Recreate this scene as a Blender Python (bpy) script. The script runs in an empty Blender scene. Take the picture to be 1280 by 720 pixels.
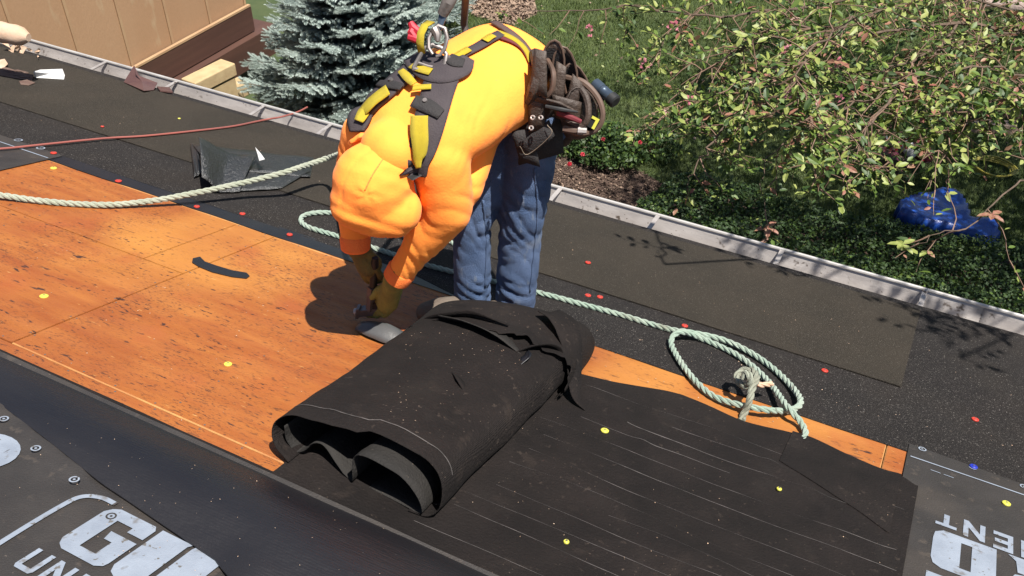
import bpy, bmesh, math, random
import numpy as np
from mathutils import Vector, Matrix, noise
from mathutils.bvhtree import BVHTree
random.seed(7); rng = np.random.default_rng(7)
scn = bpy.context.scene
col = scn.collection
# ------------------------------------------------------------------ measured camera, roof plane and ground
F = 1200.0                                   # focal length in photo pixels (1280 wide)
CZ = 5.72                                    # camera height over the garden
def _n(v): return v/np.linalg.norm(v)
_X = -_n(np.array([-2967., -969., F]))       # eave direction, to the right
_g = np.array([122., 1590., F]); _g = _n(_g-_g.dot(_X)*_X)
_Z = -_g; _Y = np.cross(_Z, _X)
M = np.array([_X, _Y, _Z])                   # camera axes (x right, y down, z forward) to world
PIT = math.radians(16.95); S = 1.51
ROOFN = np.array([0, math.sin(PIT), math.cos(PIT)]); DOWN = np.array([0, math.cos(PIT), -math.sin(PIT)])
CAM = np.array([0, 0, CZ])
def ray(x, y): return M@np.array([x-640., y-360., F])
def R(u, v, h=0.0):                          # roof coordinates: u along eave, v down slope, h off the deck
    return Vector(np.array([u, 0, 0])+DOWN*v+ROOFN*(h-S)+CAM)
def uv(x, y, h=0.0):                         # where a photo point lies on the roof
    r = ray(x, y); r = r*(-(S-h)/(r@ROOFN)); return float(r[0]), float(r@DOWN)
def pr(x, y, h=0.0): return R(*uv(x, y, h), h)
def atd(x, y, d): return Vector(ray(x, y)/F*d+CAM)
def atz(x, y, z=0.0): r = ray(x, y); return Vector(r*((z-CZ)/r[2])+CAM)

cd = bpy.data.cameras.new('camera'); cam = bpy.data.objects.new('camera', cd); col.objects.link(cam)
mw = Matrix.Identity(4)
for i, a in enumerate((M@np.array([1., 0, 0]), M@np.array([0, -1., 0]), M@np.array([0, 0, -1.]))):
    for j in range(3): mw[j][i] = a[j]
mw.translation = Vector(CAM); cam.matrix_world = mw
cd.sensor_width = 36; cd.lens = 36*F/1280; cd.clip_start = 0.05; cd.clip_end = 2000
scn.camera = cam
SUN = Vector((0.38, -0.13, 0.915)).normalized()
w = bpy.data.worlds.new('World'); scn.world = w; w.use_nodes = True
nt = w.node_tree; bg = nt.nodes['Background']; sky = nt.nodes.new('ShaderNodeTexSky')
sky.sky_type = 'NISHITA'; sky.sun_disc = False
sky.sun_elevation = math.asin(SUN.z); sky.sun_rotation = math.atan2(SUN.x, SUN.y)
nt.links.new(sky.outputs[0], bg.inputs[0]); bg.inputs[1].default_value = 0.052
sd = bpy.data.lights.new('sun', 'SUN'); sd.energy = 5.0; sd.angle = math.radians(0.5); sd.color = (1, .955, .88)
so = bpy.data.objects.new('sun', sd); col.objects.link(so); so.rotation_euler = SUN.to_track_quat('Z', 'Y').to_euler()
so.location = (3, -2, 14)
scn.view_settings.view_transform = 'Standard'; scn.view_settings.look = 'None'
scn.view_settings.exposure = 1.1; scn.view_settings.gamma = 1

# ------------------------------------------------------------------ materials
ALB = dict(fluorescent_orange_knit=1, cuff_knit=1, blue_needles=1.05, inner_needles=1, beige_siding=.63, beige_groove=.6, smooth_underlayment_back=.42, printed_underlayment=.58, granulated_membrane=.78, brown_granulated=.85, asphalt_felt=.38, felt_inner_side=.5, blue_denim=.95)
def pmat(name, c1, c2=None, scale=6, rough=.75, bump=.0, bscale=60, stretch=(1, 1, 1), specks=(), metal=0, sheen=0,
         transl=0, detail=6, lo=.35, hi=.65, spec=.5, lines=None, rvar=0):
    m = bpy.data.materials.new(name); m.use_nodes = True; t = m.node_tree; q_ = ALB.get(name, .70)*(1 if name in ('fluorescent_orange_knit', 'cuff_knit') else .85)
    c1 = tuple(x*q_ for x in c1); c2 = tuple(x*q_ for x in c2) if c2 else c1; specks = [(sp[0], sp[1], sp[2], tuple(x*q_ for x in sp[3]))+tuple(sp[4:]) for sp in specks]; N = t.nodes; L = t.links
    b = N['Principled BSDF']; b.inputs['Roughness'].default_value = rough; b.inputs['Metallic'].default_value = metal
    b.inputs['Specular IOR Level'].default_value = spec
    if sheen: b.inputs['Sheen Weight'].default_value = sheen
    tc = N.new('ShaderNodeTexCoord'); mp = N.new('ShaderNodeMapping'); L.new(tc.outputs['Object'], mp.inputs[0])
    mp.inputs['Scale'].default_value = stretch
    def noi(sc, det=detail, vec=None, ro=.6):
        n = N.new('ShaderNodeTexNoise'); n.inputs['Scale'].default_value = sc; n.inputs['Detail'].default_value = det
        n.inputs['Roughness'].default_value = ro
        L.new(vec or mp.outputs[0], n.inputs['Vector']); return n
    def ramp(src, a, b_):
        r = N.new('ShaderNodeMapRange'); r.inputs[1].default_value = a; r.inputs[2].default_value = b_; L.new(src, r.inputs[0]); return r.outputs[0]
    def mix(fac, A, B):
        x = N.new('ShaderNodeMix'); x.data_type = 'RGBA'
        if isinstance(fac, (int, float)): x.inputs[0].default_value = fac
        else: L.new(fac, x.inputs[0])
        for s_, v in ((6, A), (7, B)):
            if isinstance(v, tuple): x.inputs[s_].default_value = (*v[:3], 1)
            else: L.new(v, x.inputs[s_])
        return x.outputs[2]
    c = mix(ramp(noi(scale).outputs[0], lo, hi), c1, c2 or c1)
    for sp in specks:                           # (scale, threshold, softness, colour, stretch)
        v = tc.outputs['Object']
        if len(sp) > 4:
            q = N.new('ShaderNodeMapping'); q.inputs['Scale'].default_value = sp[4]; L.new(tc.outputs['Object'], q.inputs[0]); v = q.outputs[0]
        n = noi(sp[0], 3, v, .55)
        f_ = ramp(n.outputs[0], sp[1], sp[1]+sp[2])
        if len(sp) > 5:
            mu = N.new('ShaderNodeMath'); mu.operation = 'MULTIPLY'; L.new(f_, mu.inputs[0]); L.new(ramp(noi(sp[5], 3, tc.outputs['Object']).outputs[0], .42, .62), mu.inputs[1]); f_ = mu.outputs[0]
        c = mix(f_, c, sp[3])
    L.new(c, b.inputs['Base Color'])
    if rvar:
        rr = N.new('ShaderNodeMapRange'); rr.inputs[1].default_value = .3; rr.inputs[2].default_value = .7
        rr.inputs[3].default_value = max(rough-rvar, .05); rr.inputs[4].default_value = min(rough+rvar, 1)
        L.new(noi(scale*1.7).outputs[0], rr.inputs[0]); L.new(rr.outputs[0], b.inputs['Roughness'])
    if bump:
        bp = N.new('ShaderNodeBump'); bp.inputs['Strength'].default_value = bump; bp.inputs['Distance'].default_value = .01
        h = noi(bscale, 8).outputs[0]
        if lines:                               # fine weave lines (scale, amount)
            wv = N.new('ShaderNodeTexWave'); wv.inputs['Scale'].default_value = lines[0]; wv.bands_direction = lines[2] if len(lines) > 2 else 'DIAGONAL'
            wv.inputs['Distortion'].default_value = .6
            L.new(tc.outputs['Object'], wv.inputs['Vector'])
            ad = N.new('ShaderNodeMath'); ad.operation = 'MULTIPLY_ADD'; ad.inputs[1].default_value = lines[1]
            L.new(wv.outputs[0], ad.inputs[0]); L.new(h, ad.inputs[2]); h = ad.outputs[0]
        L.new(h, bp.inputs['Height']); L.new(bp.outputs[0], b.inputs['Normal'])
    if transl:
        tr = N.new('ShaderNodeBsdfTranslucent'); L.new(c, tr.inputs[0]); ms = N.new('ShaderNodeMixShader'); ms.inputs[0].default_value = transl
        L.new(b.outputs[0], ms.inputs[1]); L.new(tr.outputs[0], ms.inputs[2]); L.new(ms.outputs[0], N['Material Output'].inputs[0])
    return m
GR = (0.006, 0.006, 0.008)
MT = dict(
 ply=pmat('weathered_plywood', (.34, .082, .013), (.49, .165, .030), 2.2, .62, .25, 40, (1.2, 6, 6), rvar=.12, lo=.3, hi=.7,
      specks=[(1.1, .50, .25, (.30, .070, .014)), (.9, .49, .14, (.60, .245, .045), (.8, .8, 1)), (3.2, .56, .25, (.42, .10, .022)), (34, .64, .05, (.06, .022, .014), (.5, 1.6, 1.6), 3.1), (80, .59, .07, (.055, .02, .012), (.4, 1.3, 1.3), 5), (170, .56, .08, (.13, .04, .014), (.35, 1.2, 1.2), 2.3), (17, .70, .04, (.06, .022, .014), (.5, 1.5, 1.5)), 
              (70, .70, .05, (.66, .34, .11), (.25, 1.5, 1.5))]),
 plyedge=pmat('fresh_wood_edge', (.62, .32, .10), (.5, .2, .06), 12, .7, .2, 60),
 gran=pmat('granulated_membrane', (.019, .016, .016), (.028, .024, .023), 3, .8, 1, 300, specks=[(2.0, .5, .3, (.036, .028, .023)), (230, .56, .08, (.082, .072, .066)), (150, .64, .05, (.22, .20, .18)), (130, .72, .03, (.50, .46, .42))], spec=.2),
 starter=pmat('brown_granulated', (.036, .030, .023), (.050, .040, .030), 2.5, .85, 1, 300, specks=[(230, .56, .08, (.085, .073, .058)), (150, .66, .05, (.17, .15, .13)), (130, .74, .03, (.4, .36, .32))], spec=.2),
 selv=pmat('smooth_selvage', (.010, .011, .016), (.018, .018, .022), 5, .42, .15, 120),
 felt=pmat('asphalt_felt', (.020, .0145, .0135), (.040, .029, .026), 5, .8, .8, 120, spec=.22, rvar=.06, lines=(150, .12, "X"),
      specks=[(6, .60, .2, (.045, .036, .032)), (45, .63, .08, (.11, .082, .066), (1, 1, 1), 4), (13, .60, .1, (.058, .042, .035), (1, 1, 1), 3), (90, .69, .04, (.30, .22, .17), (1, 1, 1), 3)]),
 feltin=pmat('felt_inner_side', (.034, .031, .029), (.055, .050, .046), 6, .8, .6, 120, spec=.25, specks=[(60, .70, .05, (.2, .16, .12))]),
 printed=pmat('printed_underlayment', (.036, .031, .029), (.052, .044, .040), 5, .6, .3, 220, rvar=.1,
      specks=[(4, .52, .2, (.072, .058, .048)), (22, .62, .1, (.085, .068, .056)), (80, .70, .05, (.28, .22, .18), (1, 1, 1), 4)]),
 print=pmat('print_ink', (.36, .41, .49), (.27, .31, .38), 9, .6, .15, 200, specks=[(16, .60, .06, (.20, .20, .21)), (50, .64, .04, (.16, .15, .14)), (9, .69, .03, (.07, .06, .055), (3, .6, 1))]),
 blueblack=pmat('smooth_underlayment_back', (.018, .017, .022), (.030, .027, .031), 3, .42, .3, 90, (.3, 1, 1), rvar=.1, lines=(42, .10, 'Y'),
      specks=[(60, .74, .04, (.16, .15, .15))]),
 chalk=pmat('chalk_line', (.15, .13, .125), (.045, .04, .038), 22, .9),
 greyflap=pmat('grey_offcut', (.085, .085, .088), (.13, .13, .13), 5, .4, .15, 50),
 chalkw=pmat('white_chalk_line', (.55, .55, .55), (.3, .3, .3), 30, .9),
 gloss=pmat('glossy_membrane_scrap', (.018, .018, .019), (.03, .03, .03), 6, .36, 1, 70, spec=.9),
 alu=pmat('gutter_metal', (.64, .59, .56), (.44, .40, .38), 5, .42, .15, 60, (1, 3, 3), metal=.3, rvar=.1, specks=[(20, .64, .08, (.13, .10, .08)), (60, .68, .05, (.10, .07, .05))]),
 lip=pmat('gutter_lip', (.78, .75, .72), (.60, .57, .54), 8, .35, metal=.3),
 brownmetal=pmat('brown_flashing', (.11, .055, .05), (.15, .08, .07), 9, .4, .2, 80),
 siding=pmat('beige_siding', (.52, .30, .16), (.56, .335, .185), 1.6, .8, .3, 70, (1, 1, .25), specks=[(5, .62, .12, (.62, .44, .26), (1, 1, .3))]),
 batten=pmat('beige_groove', (.62, .40, .22), (.55, .33, .18), 3, .8),
 trim=pmat('brown_trim', (.115, .052, .036), (.085, .038, .027), 5, .6, .3, 60, (1, .2, 3)),
 block=pmat('tan_block', (.62, .47, .26), (.50, .36, .19), 9, .85, .5, 60),
 found=pmat('foundation', (.10, .09, .085), (.14, .12, .11), 5, .9, .4, 40),
 rope=pmat('pale_green_rope', (.33, .46, .36), (.46, .55, .45), 12, .85, .6, 500, sheen=.2, specks=[(9, .60, .12, (.30, .33, .25)), (40, .66, .06, (.18, .19, .15))]),
 rope2=pmat('beige_green_rope', (.42, .46, .34), (.52, .54, .42), 12, .8, .6, 500, sheen=.2),
 ropend=pmat('worn_rope_end', (.42, .45, .36), (.28, .27, .2), 14, .9, .6, 400),
 cord=pmat('red_cord', (.40, .11, .085), (.30, .10, .085), 4, .5),
 red=pmat('red_plastic', (.70, .06, .04), (.6, .05, .03), 5, .4), yel=pmat('yellow_plastic', (.75, .72, .10), None, 5, .4),
 blue=pmat('blue_plastic', (.02, .04, .45), None, 5, .4), steel=pmat('steel', (.32, .28, .27), (.22, .20, .19), 20, .5, metal=.6, rvar=.1),
 hoodie=pmat('fluorescent_orange_knit', (1.0, .315, .038), (1.0, .265, .03), 5, .9, .18, 160, sheen=.05, specks=[(7, .66, .12, (.80, .25, .03)), (38, .73, .05, (.55, .20, .05))]),
 cuff=pmat('cuff_knit', (.95, .22, .04), (.9, .18, .035), 30, .9, .5, 200),
 jeans=pmat('blue_denim', (.045, .085, .18), (.105, .16, .29), 5, .88, .8, 240, (1, 1, 1.6), specks=[(3, .58, .16, (.035, .048, .08)), (7, .60, .14, (.22, .26, .34)), (40, .62, .1, (.15, .19, .27), (1, 1, .4))]),
 pad=pmat('harness_pad', (.050, .038, .045), (.07, .055, .06), 12, .85, .4, 200), web=pmat('yellow_webbing', (.72, .56, .02), (.6, .45, .02), 12, .75, .5, 300, lines=(160, .5, 'X')),
 brownweb=pmat('brown_suspender', (.10, .055, .05), (.13, .075, .06), 8, .8, .3, 120),
 leather=pmat('oiled_leather', (.05, .033, .025), (.095, .062, .045), 8, .6, .5, 90, rvar=.12), leather2=pmat('leather_edge', (.17, .10, .07), (.11, .068, .048), 20, .65),
 ledark=pmat('dark_nylon', (.022, .019, .020), (.035, .030, .03), 14, .8, .5, 160), stitch=pmat('stitching', (.30, .24, .18), None, 8, .8),
 glove=pmat('work_glove', (.42, .40, .08), (.30, .27, .06), 20, .8, .5, 200), glovedk=pmat('worn_glove_leather', (.17, .13, .035), (.30, .24, .05), 16, .8, .5, 150, specks=[(14, .6, .1, (.05, .035, .02))]),
 skin=pmat('skin', (.50, .28, .20), (.56, .33, .24), 9, .5), boot=pmat('worn_boot_leather', (.13, .095, .07), (.20, .16, .125), 14, .8, .5, 80), sole=pmat('boot_sole', (.03, .028, .026), None, 8, .8),
 flash=pmat('flashlight_barrel', (.09, .13, .19), (.14, .18, .24), 12, .28, metal=.6), black=pmat('black_rubber', (.015, .015, .016), None, 8, .6),
 white=pmat('white_card', (.80, .80, .80), (.66, .64, .62), 6, .6), hair=pmat('hair', (.04, .025, .015), None, 8, .7),
 grass=pmat('grass', (.125, .19, .042), (.20, .26, .075), 1.6, .75, transl=.3, specks=[(3, .56, .2, (.26, .30, .12)), (1.1, .55, .15, (.10, .15, .035))]),
 lawn=pmat('lawn_soil', (.045, .075, .02), (.075, .10, .032), 3, .95, .5, 30),
 gcov=pmat('ground_cover_leaves', (.028, .062, .016), (.05, .105, .024), 2, .7, transl=.15),
 mulch=pmat('bark_mulch', (.060, .034, .024), (.11, .066, .046), 12, .95, .8, 40), mulch2=pmat('pale_leaf_litter', (.30, .20, .14), (.42, .30, .22), 12, .95, .8, 40),
 bark=pmat('bark', (.11, .075, .05), (.18, .12, .085), 20, .9, .6, 60), twig=pmat('twig', (.20, .115, .08), (.29, .18, .12), 12, .8),
 leafg=pmat('leaf_green', (.13, .225, .04), (.20, .30, .055), 3, .5, transl=.35), leafy=pmat('leaf_yellow_green', (.35, .44, .09), (.50, .54, .17), 4, .5, transl=.35),
 leafd=pmat('leaf_dark', (.050, .105, .026), (.085, .15, .035), 3, .55, transl=.3), leafr=pmat('leaf_red', (.40, .13, .10), (.50, .30, .18), 4, .5, transl=.3),
 pink=pmat('pink_petal', (.75, .16, .25), (.70, .30, .34), 8, .6, transl=.25), rose=pmat('red_rose', (.70, .02, .05), (.5, .01, .03), 8, .6),
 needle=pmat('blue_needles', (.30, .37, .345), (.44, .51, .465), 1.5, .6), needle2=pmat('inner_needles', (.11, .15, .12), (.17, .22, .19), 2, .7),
 tarp=pmat('blue_tarp', (.012, .06, .36), (.02, .10, .50), 5, .32, .3, 60, rvar=.1), hose=pmat('yellow_hose', (.42, .36, .05), None, 5, .5),
 timber=pmat('weathered_timber', (.34, .24, .18), (.44, .32, .25), 6, .85, .4, 40, (.3, 3, 3)), stone=pmat('pink_stone', (.45, .33, .29), (.58, .45, .40), 6, .9, .5, 30),
 maroon=pmat('dark_red_cloth', (.14, .012, .02), (.2, .02, .03), 6, .8), wall=pmat('house_siding', (.42, .36, .28), (.46, .40, .32), 3, .8),
 dryply=pmat('shingle_scrap', (.12, .06, .045), (.20, .13, .10), 20, .9, .5, 90), paper=pmat('torn_paper', (.66, .42, .27), (.74, .56, .42), 8, .8, .3, 40),
)

# ------------------------------------------------------------------ object helpers
def tag(o, label=None, cat=None, group=None, kind=None):
    if label: o['label'] = label
    if cat: o['category'] = cat
    if group: o['group'] = group
    if kind: o['kind'] = kind
    return o
def empty(name, loc, label, cat, group=None):
    o = bpy.data.objects.new(name, None); o.empty_display_size = .1; col.objects.link(o); o.location = Vector(loc)
    o['_'] = 0; del o['_']
    return tag(o, label, cat, group)
class MB:
    def __init__(s): s.v = []; s.f = []; s.m = []; s.cur = 0
    def add(s, vs, fs):
        k = len(s.v); s.v += [tuple(p) for p in vs]; s.f += [tuple(i+k for i in f) for f in fs]; s.m += [s.cur]*len(fs)
    def box(s, c, ax, ay, az):                  # centre and three half-axis vectors
        c, ax, ay, az = map(Vector, (c, ax, ay, az))
        s.add([c+ax*i+ay*j+az*k for i in (-1, 1) for j in (-1, 1) for k in (-1, 1)],
              [(0, 1, 3, 2), (4, 6, 7, 5), (0, 4, 5, 1), (2, 3, 7, 6), (0, 2, 6, 4), (1, 5, 7, 3)])
    def tube(s, pts, r, n=8, cap=True):
        pts = [Vector(p) for p in pts]; rs = r if isinstance(r, (list, tuple)) else [r]*len(pts)
        prev = None; rings = []
        for i, p in enumerate(pts):
            t = (pts[min(i+1, len(pts)-1)]-pts[max(i-1, 0)]).normalized()
            if prev is None: a = t.orthogonal().normalized()
            else: a = (prev-t*prev.dot(t)); a = a.normalized() if a.length > 1e-6 else t.orthogonal().normalized()
            prev = a; b = t.cross(a)
            rings.append([p+(a*math.cos(2*math.pi*k/n)+b*math.sin(2*math.pi*k/n))*rs[i] for k in range(n)])
        vs = [q for rg in rings for q in rg]; fs = []
        for i in range(len(pts)-1):
            for k in range(n): fs.append((i*n+k, i*n+(k+1) % n, (i+1)*n+(k+1) % n, (i+1)*n+k))
        if cap: fs += [tuple(range(n))[::-1], tuple((len(pts)-1)*n+k for k in range(n))]
        s.add(vs, fs)
    def grid(s, rows, close=False):
        n = len(rows[0]); vs = [q for r_ in rows for q in r_]; fs = []
        for i in range(len(rows)-1):
            for k in range(n-1+(1 if close else 0)): fs.append((i*n+k, i*n+(k+1) % n, (i+1)*n+(k+1) % n, (i+1)*n+k))
        s.add(vs, fs)
    def sheet(s, top, thick):                    # closed sheet from a grid of points, thickened along thick (vector)
        th = Vector(thick); n = len(top[0]); m_ = len(top); vs = [Vector(q) for r_ in top for q in r_]; k = len(vs)
        bot = [q-th for q in vs]; fs = []
        for i in range(m_-1):
            for j in range(n-1):
                a, b, c, d = i*n+j, i*n+j+1, (i+1)*n+j+1, (i+1)*n+j
                fs.append((a, b, c, d)); fs.append((d+k, c+k, b+k, a+k))
        bd = [(i, i+1) for i in range(n-1)]+[((m_-1)*n+i+1, (m_-1)*n+i) for i in range(n-1)]
        bd += [((i+1)*n, i*n) for i in range(m_-1)]+[(i*n+n-1, (i+1)*n+n-1) for i in range(m_-1)]
        for a, b in bd: fs.append((b, a, a+k, b+k))
        s.add(vs+bot, fs)
    def prism(s, poly, h0, h1):                  # polygon in roof (u,v) between two heights
        n = len(poly); s.add([R(u, v, h1) for u, v in poly]+[R(u, v, h0) for u, v in poly],
                             [tuple(range(n)), tuple(range(2*n-1, n-1, -1))]+[(i, i+n, (i+1) % n+n, (i+1) % n) for i in range(n)])
    def build(s, name, mats, parent=None, loc=None, smooth=True, fix=True):
        me = bpy.data.meshes.new(name)
        if loc is None: loc = parent['_w'] if parent is not None else (s.v[0] if not s.v else tuple(np.mean(np.array(s.v), axis=0)*np.array([1, 1, 0])+np.array([0, 0, min(p[2] for p in s.v)])))
        L0 = Vector(loc)
        me.from_pydata([tuple(Vector(p)-L0) for p in s.v], [], s.f)
        for mm in (mats if isinstance(mats, (list, tuple)) else [mats]): me.materials.append(MT[mm] if isinstance(mm, str) else mm)
        me.polygons.foreach_set('material_index', s.m)
        if smooth: me.polygons.foreach_set('use_smooth', [True]*len(s.f))
        me.update()
        if fix:
            bm = bmesh.new(); bm.from_mesh(me); bmesh.ops.recalc_face_normals(bm, faces=bm.faces); bm.to_mesh(me); bm.free()
        if smooth: sharp(me)
        return link(name, me, parent, L0)
ORG = {}
def sharp(me, ang=38):
    try: me.set_sharp_from_angle(angle=math.radians(ang))
    except Exception: pass
def link(name, me, parent=None, loc=(0, 0, 0)):
    o = bpy.data.objects.new(name, me); col.objects.link(o)
    if parent is not None: o.parent = parent; o.location = Vector(loc)-world_of(parent); ORG[o.name] = Vector(loc)
    else: o.location = loc; ORG[o.name] = Vector(loc)
    return o
def world_of(o):
    p = Vector(o.location); q = o.parent
    while q is not None: p = p+Vector(q.location); q = q.parent
    return p
_b0 = MB.build
def _build(s, name, mats, parent=None, loc=None, smooth=True, fix=True):
    if loc is None and parent is not None: loc = world_of(parent)
    return _b0(s, name, mats, parent, loc, smooth, fix)
MB.build = _build
def npmesh(name, V, Fq, mats, midx=None, parent=None, loc=None, smooth=False):
    """big mesh from numpy arrays; Fq (n,k) all faces of k corners"""
    if loc is None: loc = world_of(parent) if parent is not None else Vector((float(V[:, 0].mean()), float(V[:, 1].mean()), float(V[:, 2].min())))
    V = V-np.array(loc); me = bpy.data.meshes.new(name); n, k = Fq.shape
    me.vertices.add(len(V)); me.vertices.foreach_set('co', V.astype(np.float32).ravel())
    me.loops.add(n*k); me.loops.foreach_set('vertex_index', Fq.astype(np.int32).ravel())
    me.polygons.add(n); me.polygons.foreach_set('loop_start', np.arange(0, n*k, k, dtype=np.int32))
    try: me.polygons.foreach_set('loop_total', np.full(n, k, dtype=np.int32))
    except Exception: pass
    for mm in (mats if isinstance(mats, (list, tuple)) else [mats]): me.materials.append(MT[mm])
    if midx is not None: me.polygons.foreach_set('material_index', midx.astype(np.int32))
    if smooth: me.polygons.foreach_set('use_smooth', np.ones(n, dtype=bool))
    me.update(calc_edges=True)
    return link(name, me, parent, loc)
def cr(pts, n=8, closed=False):                 # Catmull-Rom through points of any dimension
    P = [np.array(p, float) for p in pts]; out = []; m_ = len(P)
    for i in range(m_-1 if not closed else m_):
        a, b, c, d = (P[(i-1) % m_] if (closed or i > 0) else P[0]*2-P[1]), P[i % m_], P[(i+1) % m_], (P[(i+2) % m_] if (closed or i+2 < m_) else P[-1]*2-P[-2])
        for k in range(n):
            t = k/n; out.append(.5*((2*b)+(-a+c)*t+(2*a-5*b+4*c-d)*t*t+(-a+3*b-3*c+d)*t**3))
    if not closed: out.append(P[-1])
    return out
def fb(x, y, z=0.0, s=1.0): return noise.noise(Vector((x*s, y*s, z*s)))

# ------------------------------------------------------------------ ground, house, roof
def solid(o, t, off=0):
    m_ = o.modifiers.new('thickness', 'SOLIDIFY'); m_.thickness = t; m_.offset = off; return o
def surf(u0, u1, vlo, vhi, hf, nu, nv, thick=.003):
    """closed thin sheet over the roof between curves vlo(u), vhi(u) at height hf(u, v)"""
    g = []
    for i in range(nu+1):
        u = u0+(u1-u0)*i/nu; a = vlo(u) if callable(vlo) else vlo; b = vhi(u) if callable(vhi) else vhi
        g.append([R(u, a+(b-a)*j/nv, hf(u, a+(b-a)*j/nv)) for j in range(nv+1)])
    mb = MB(); mb.sheet(g, ROOFN*thick); return mb
def lerpf(pts):
    xs = [p[0] for p in pts]; ys = [p[1] for p in pts]
    return lambda u: float(np.interp(u, xs, ys))
g = MB(); g.add([(-400, -400, 0), (400, -400, 0), (400, 400, 0), (-400, 400, 0)], [(0, 1, 2, 3)])
tag(g.build('ground', 'lawn', loc=(0, 0, 0)), kind='structure')
EV = 4.30                                         # the eave, metres down the slope from the camera foot
hs = MB(); hw = R(0, EV-.45, -.2)
hs.box((-2.2, hw.y-3.6, hw.z/2-.1), (4.2, 0, 0), (0, 3.6, 0), (0, 0, hw.z/2+.0))
tag(hs.build('house_wall', 'wall', smooth=False), 'plain sided wall of the house under the roof being worked on', 'wall')
rf = MB(); a0, a1 = -6.6, 2.2
rf.add([R(a0, EV-.004, -.014), R(a1, EV-.004, -.014), R(a1, -2.2, -.014), R(a0, -2.2, -.014), R(a0, EV-.004, -.15), R(a1, EV-.004, -.15), R(a1, -2.2, -.15), R(a0, -2.2, -.15)],
       [(0, 1, 2, 3), (7, 6, 5, 4), (0, 4, 5, 1), (1, 5, 6, 2), (2, 6, 7, 3), (3, 7, 4, 0)])
roof = tag(rf.build('roof', 'plyedge', smooth=False, loc=R(-2.2, 0, -.15)), kind='structure')
fa = MB(); fa.box(R(-2.2, EV+.008, -.10), (4.4, 0, 0), (0, .009, 0), (0, 0, .085)); fa.build('fascia', 'trim', roof, smooth=False)
def plysheet(u0, u1, v0, v1, em_='plyedge'):
    mb = MB(); gp, c = .0013, .0030
    if em_ == 'ply': gp, c = .0026, .0006
    u0, u1, v0, v1 = u0+gp, u1-gp, v0+gp, v1-gp
    top = [R(u0+c, v0+c, 0), R(u1-c, v0+c, 0), R(u1-c, v1-c, 0), R(u0+c, v1-c, 0)]
    md = [R(u0, v0, -.003), R(u1, v0, -.003), R(u1, v1, -.003), R(u0, v1, -.003)]
    bt = [R(u0, v0, -.013), R(u1, v0, -.013), R(u1, v1, -.013), R(u0, v1, -.013)]
    mb.add(top+md+bt, [(0, 1, 2, 3), (11, 10, 9, 8)])
    mb.cur = 1
    k = 0
    for q in range(4):
        mb.f.append((q, (q+1) % 4, 4+(q+1) % 4, 4+q)); mb.m.append(1); mb.f.append((4+q, 4+(q+1) % 4, 8+(q+1) % 4, 8+q)); mb.m.append(1)
    return mb.build('plywood_sheet', ['ply', em_], roof, smooth=False)
sc_ = -2.335; V1, V2 = 1.729, 2.952; V0 = V1-1.22
for a in [(-4.775, sc_, V1, 2.44, 'ply'), (-4.775, -2.53, 2.44, V2, 'ply'), (-2.53, sc_, 2.44, V2, 'ply'), (sc_, .107, V1, V2), (.107, 2.2, V1, V2), (-6.6, -4.775, V1, V2),
          (-6.6, -3.56, V0, V1), (-3.56, -1.12, V0, V1), (-1.12, 1.32, V0, V1), (1.32, 2.2, V0, V1), (-6.6, -2.4, V2, EV), (-2.4, 2.2, V2, EV), (-6.6, -1, -2.2, V0), (-1, 2.2, -2.2, V0)]:
    plysheet(*a)

mb = MB(); rn = random.Random(9)
for v_ in (V1+.012, V1-.012, 2.945):
    for i in range(26):
        u = -4.7+i*.155+rn.uniform(-.02, .02); mb.add([R(u+.0035*math.cos(t), v_+rn.uniform(-.004, .004)*0+.0035*math.sin(t), .0006) for t in (0, 1, 2, 3.1, 4.2, 5.2)], [tuple(range(6))])
for u0 in (sc_-.012, sc_+.012, -3.72, -3.11, -1.72, -1.11):
    for i in range(7):
        v = V1+.06+i*.17+rn.uniform(-.02, .02); mb.add([R(u0+rn.uniform(-.006, .006)*0+.0035*math.cos(t), v+.0035*math.sin(t), .0006) for t in (0, 1, 2, 3.1, 4.2, 5.2)], [tuple(range(6))])
tag(mb.build('nail_heads', 'found', roof, smooth=False, fix=False), kind='stuff')
# ---- membranes, from the lowest up
em = surf(-6.6, 2.2, lambda u: 3.035 if u < -1.75 else 3.035-.09*min(1, (u+1.75)/.35)+.006*fb(u*3, 1), EV+.012, lambda u, v: .0035+.0012*fb(u*2, v*2), 110, 10, .003)
EM = em.build('eave_membrane', 'gran', loc=R(-2, 3, 0)); tag(EM, 'black granulated membrane laid along the eave above the bare orange plywood', 'roof membrane')
sv = surf(-6.6, -1.35, lambda u: 2.955+.012*fb(u*2.2, 4)-.02*max(0, (-3.6-u)), lambda u: 3.05, lambda u, v: .0028+.001*fb(u*3, v*3), 70, 3, .0022)
sv.build('selvage', 'selv', EM)
st = surf(-6.6, .105, lambda u: 3.402+.004*fb(u*4, 2), lambda u: 4.245+.006*fb(u*3, 7), lambda u, v: .0095+.0015*fb(u*1.5, v*1.5), 110, 10, .0035)
tag(st.build('starter_sheet', 'starter', loc=R(-2, 3.4, 0)), 'brown granulated roll roofing strip beside the gutter, cut square at its right end', 'roofing strip')
lp = surf(-6.6, -3.63, lambda u: 2.70, lambda u: 3.03+.03*(-3.6-u)*0, lambda u, v: .0065+.001*fb(u*2, v*3), 30, 4, .0022)
LP = lp.build('printed_underlayment', 'printed', loc=R(-5, 2.8, 0)); tag(LP, 'dark underlayment with a white line and rings above the left end of the bare plywood', 'underlayment')
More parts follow.
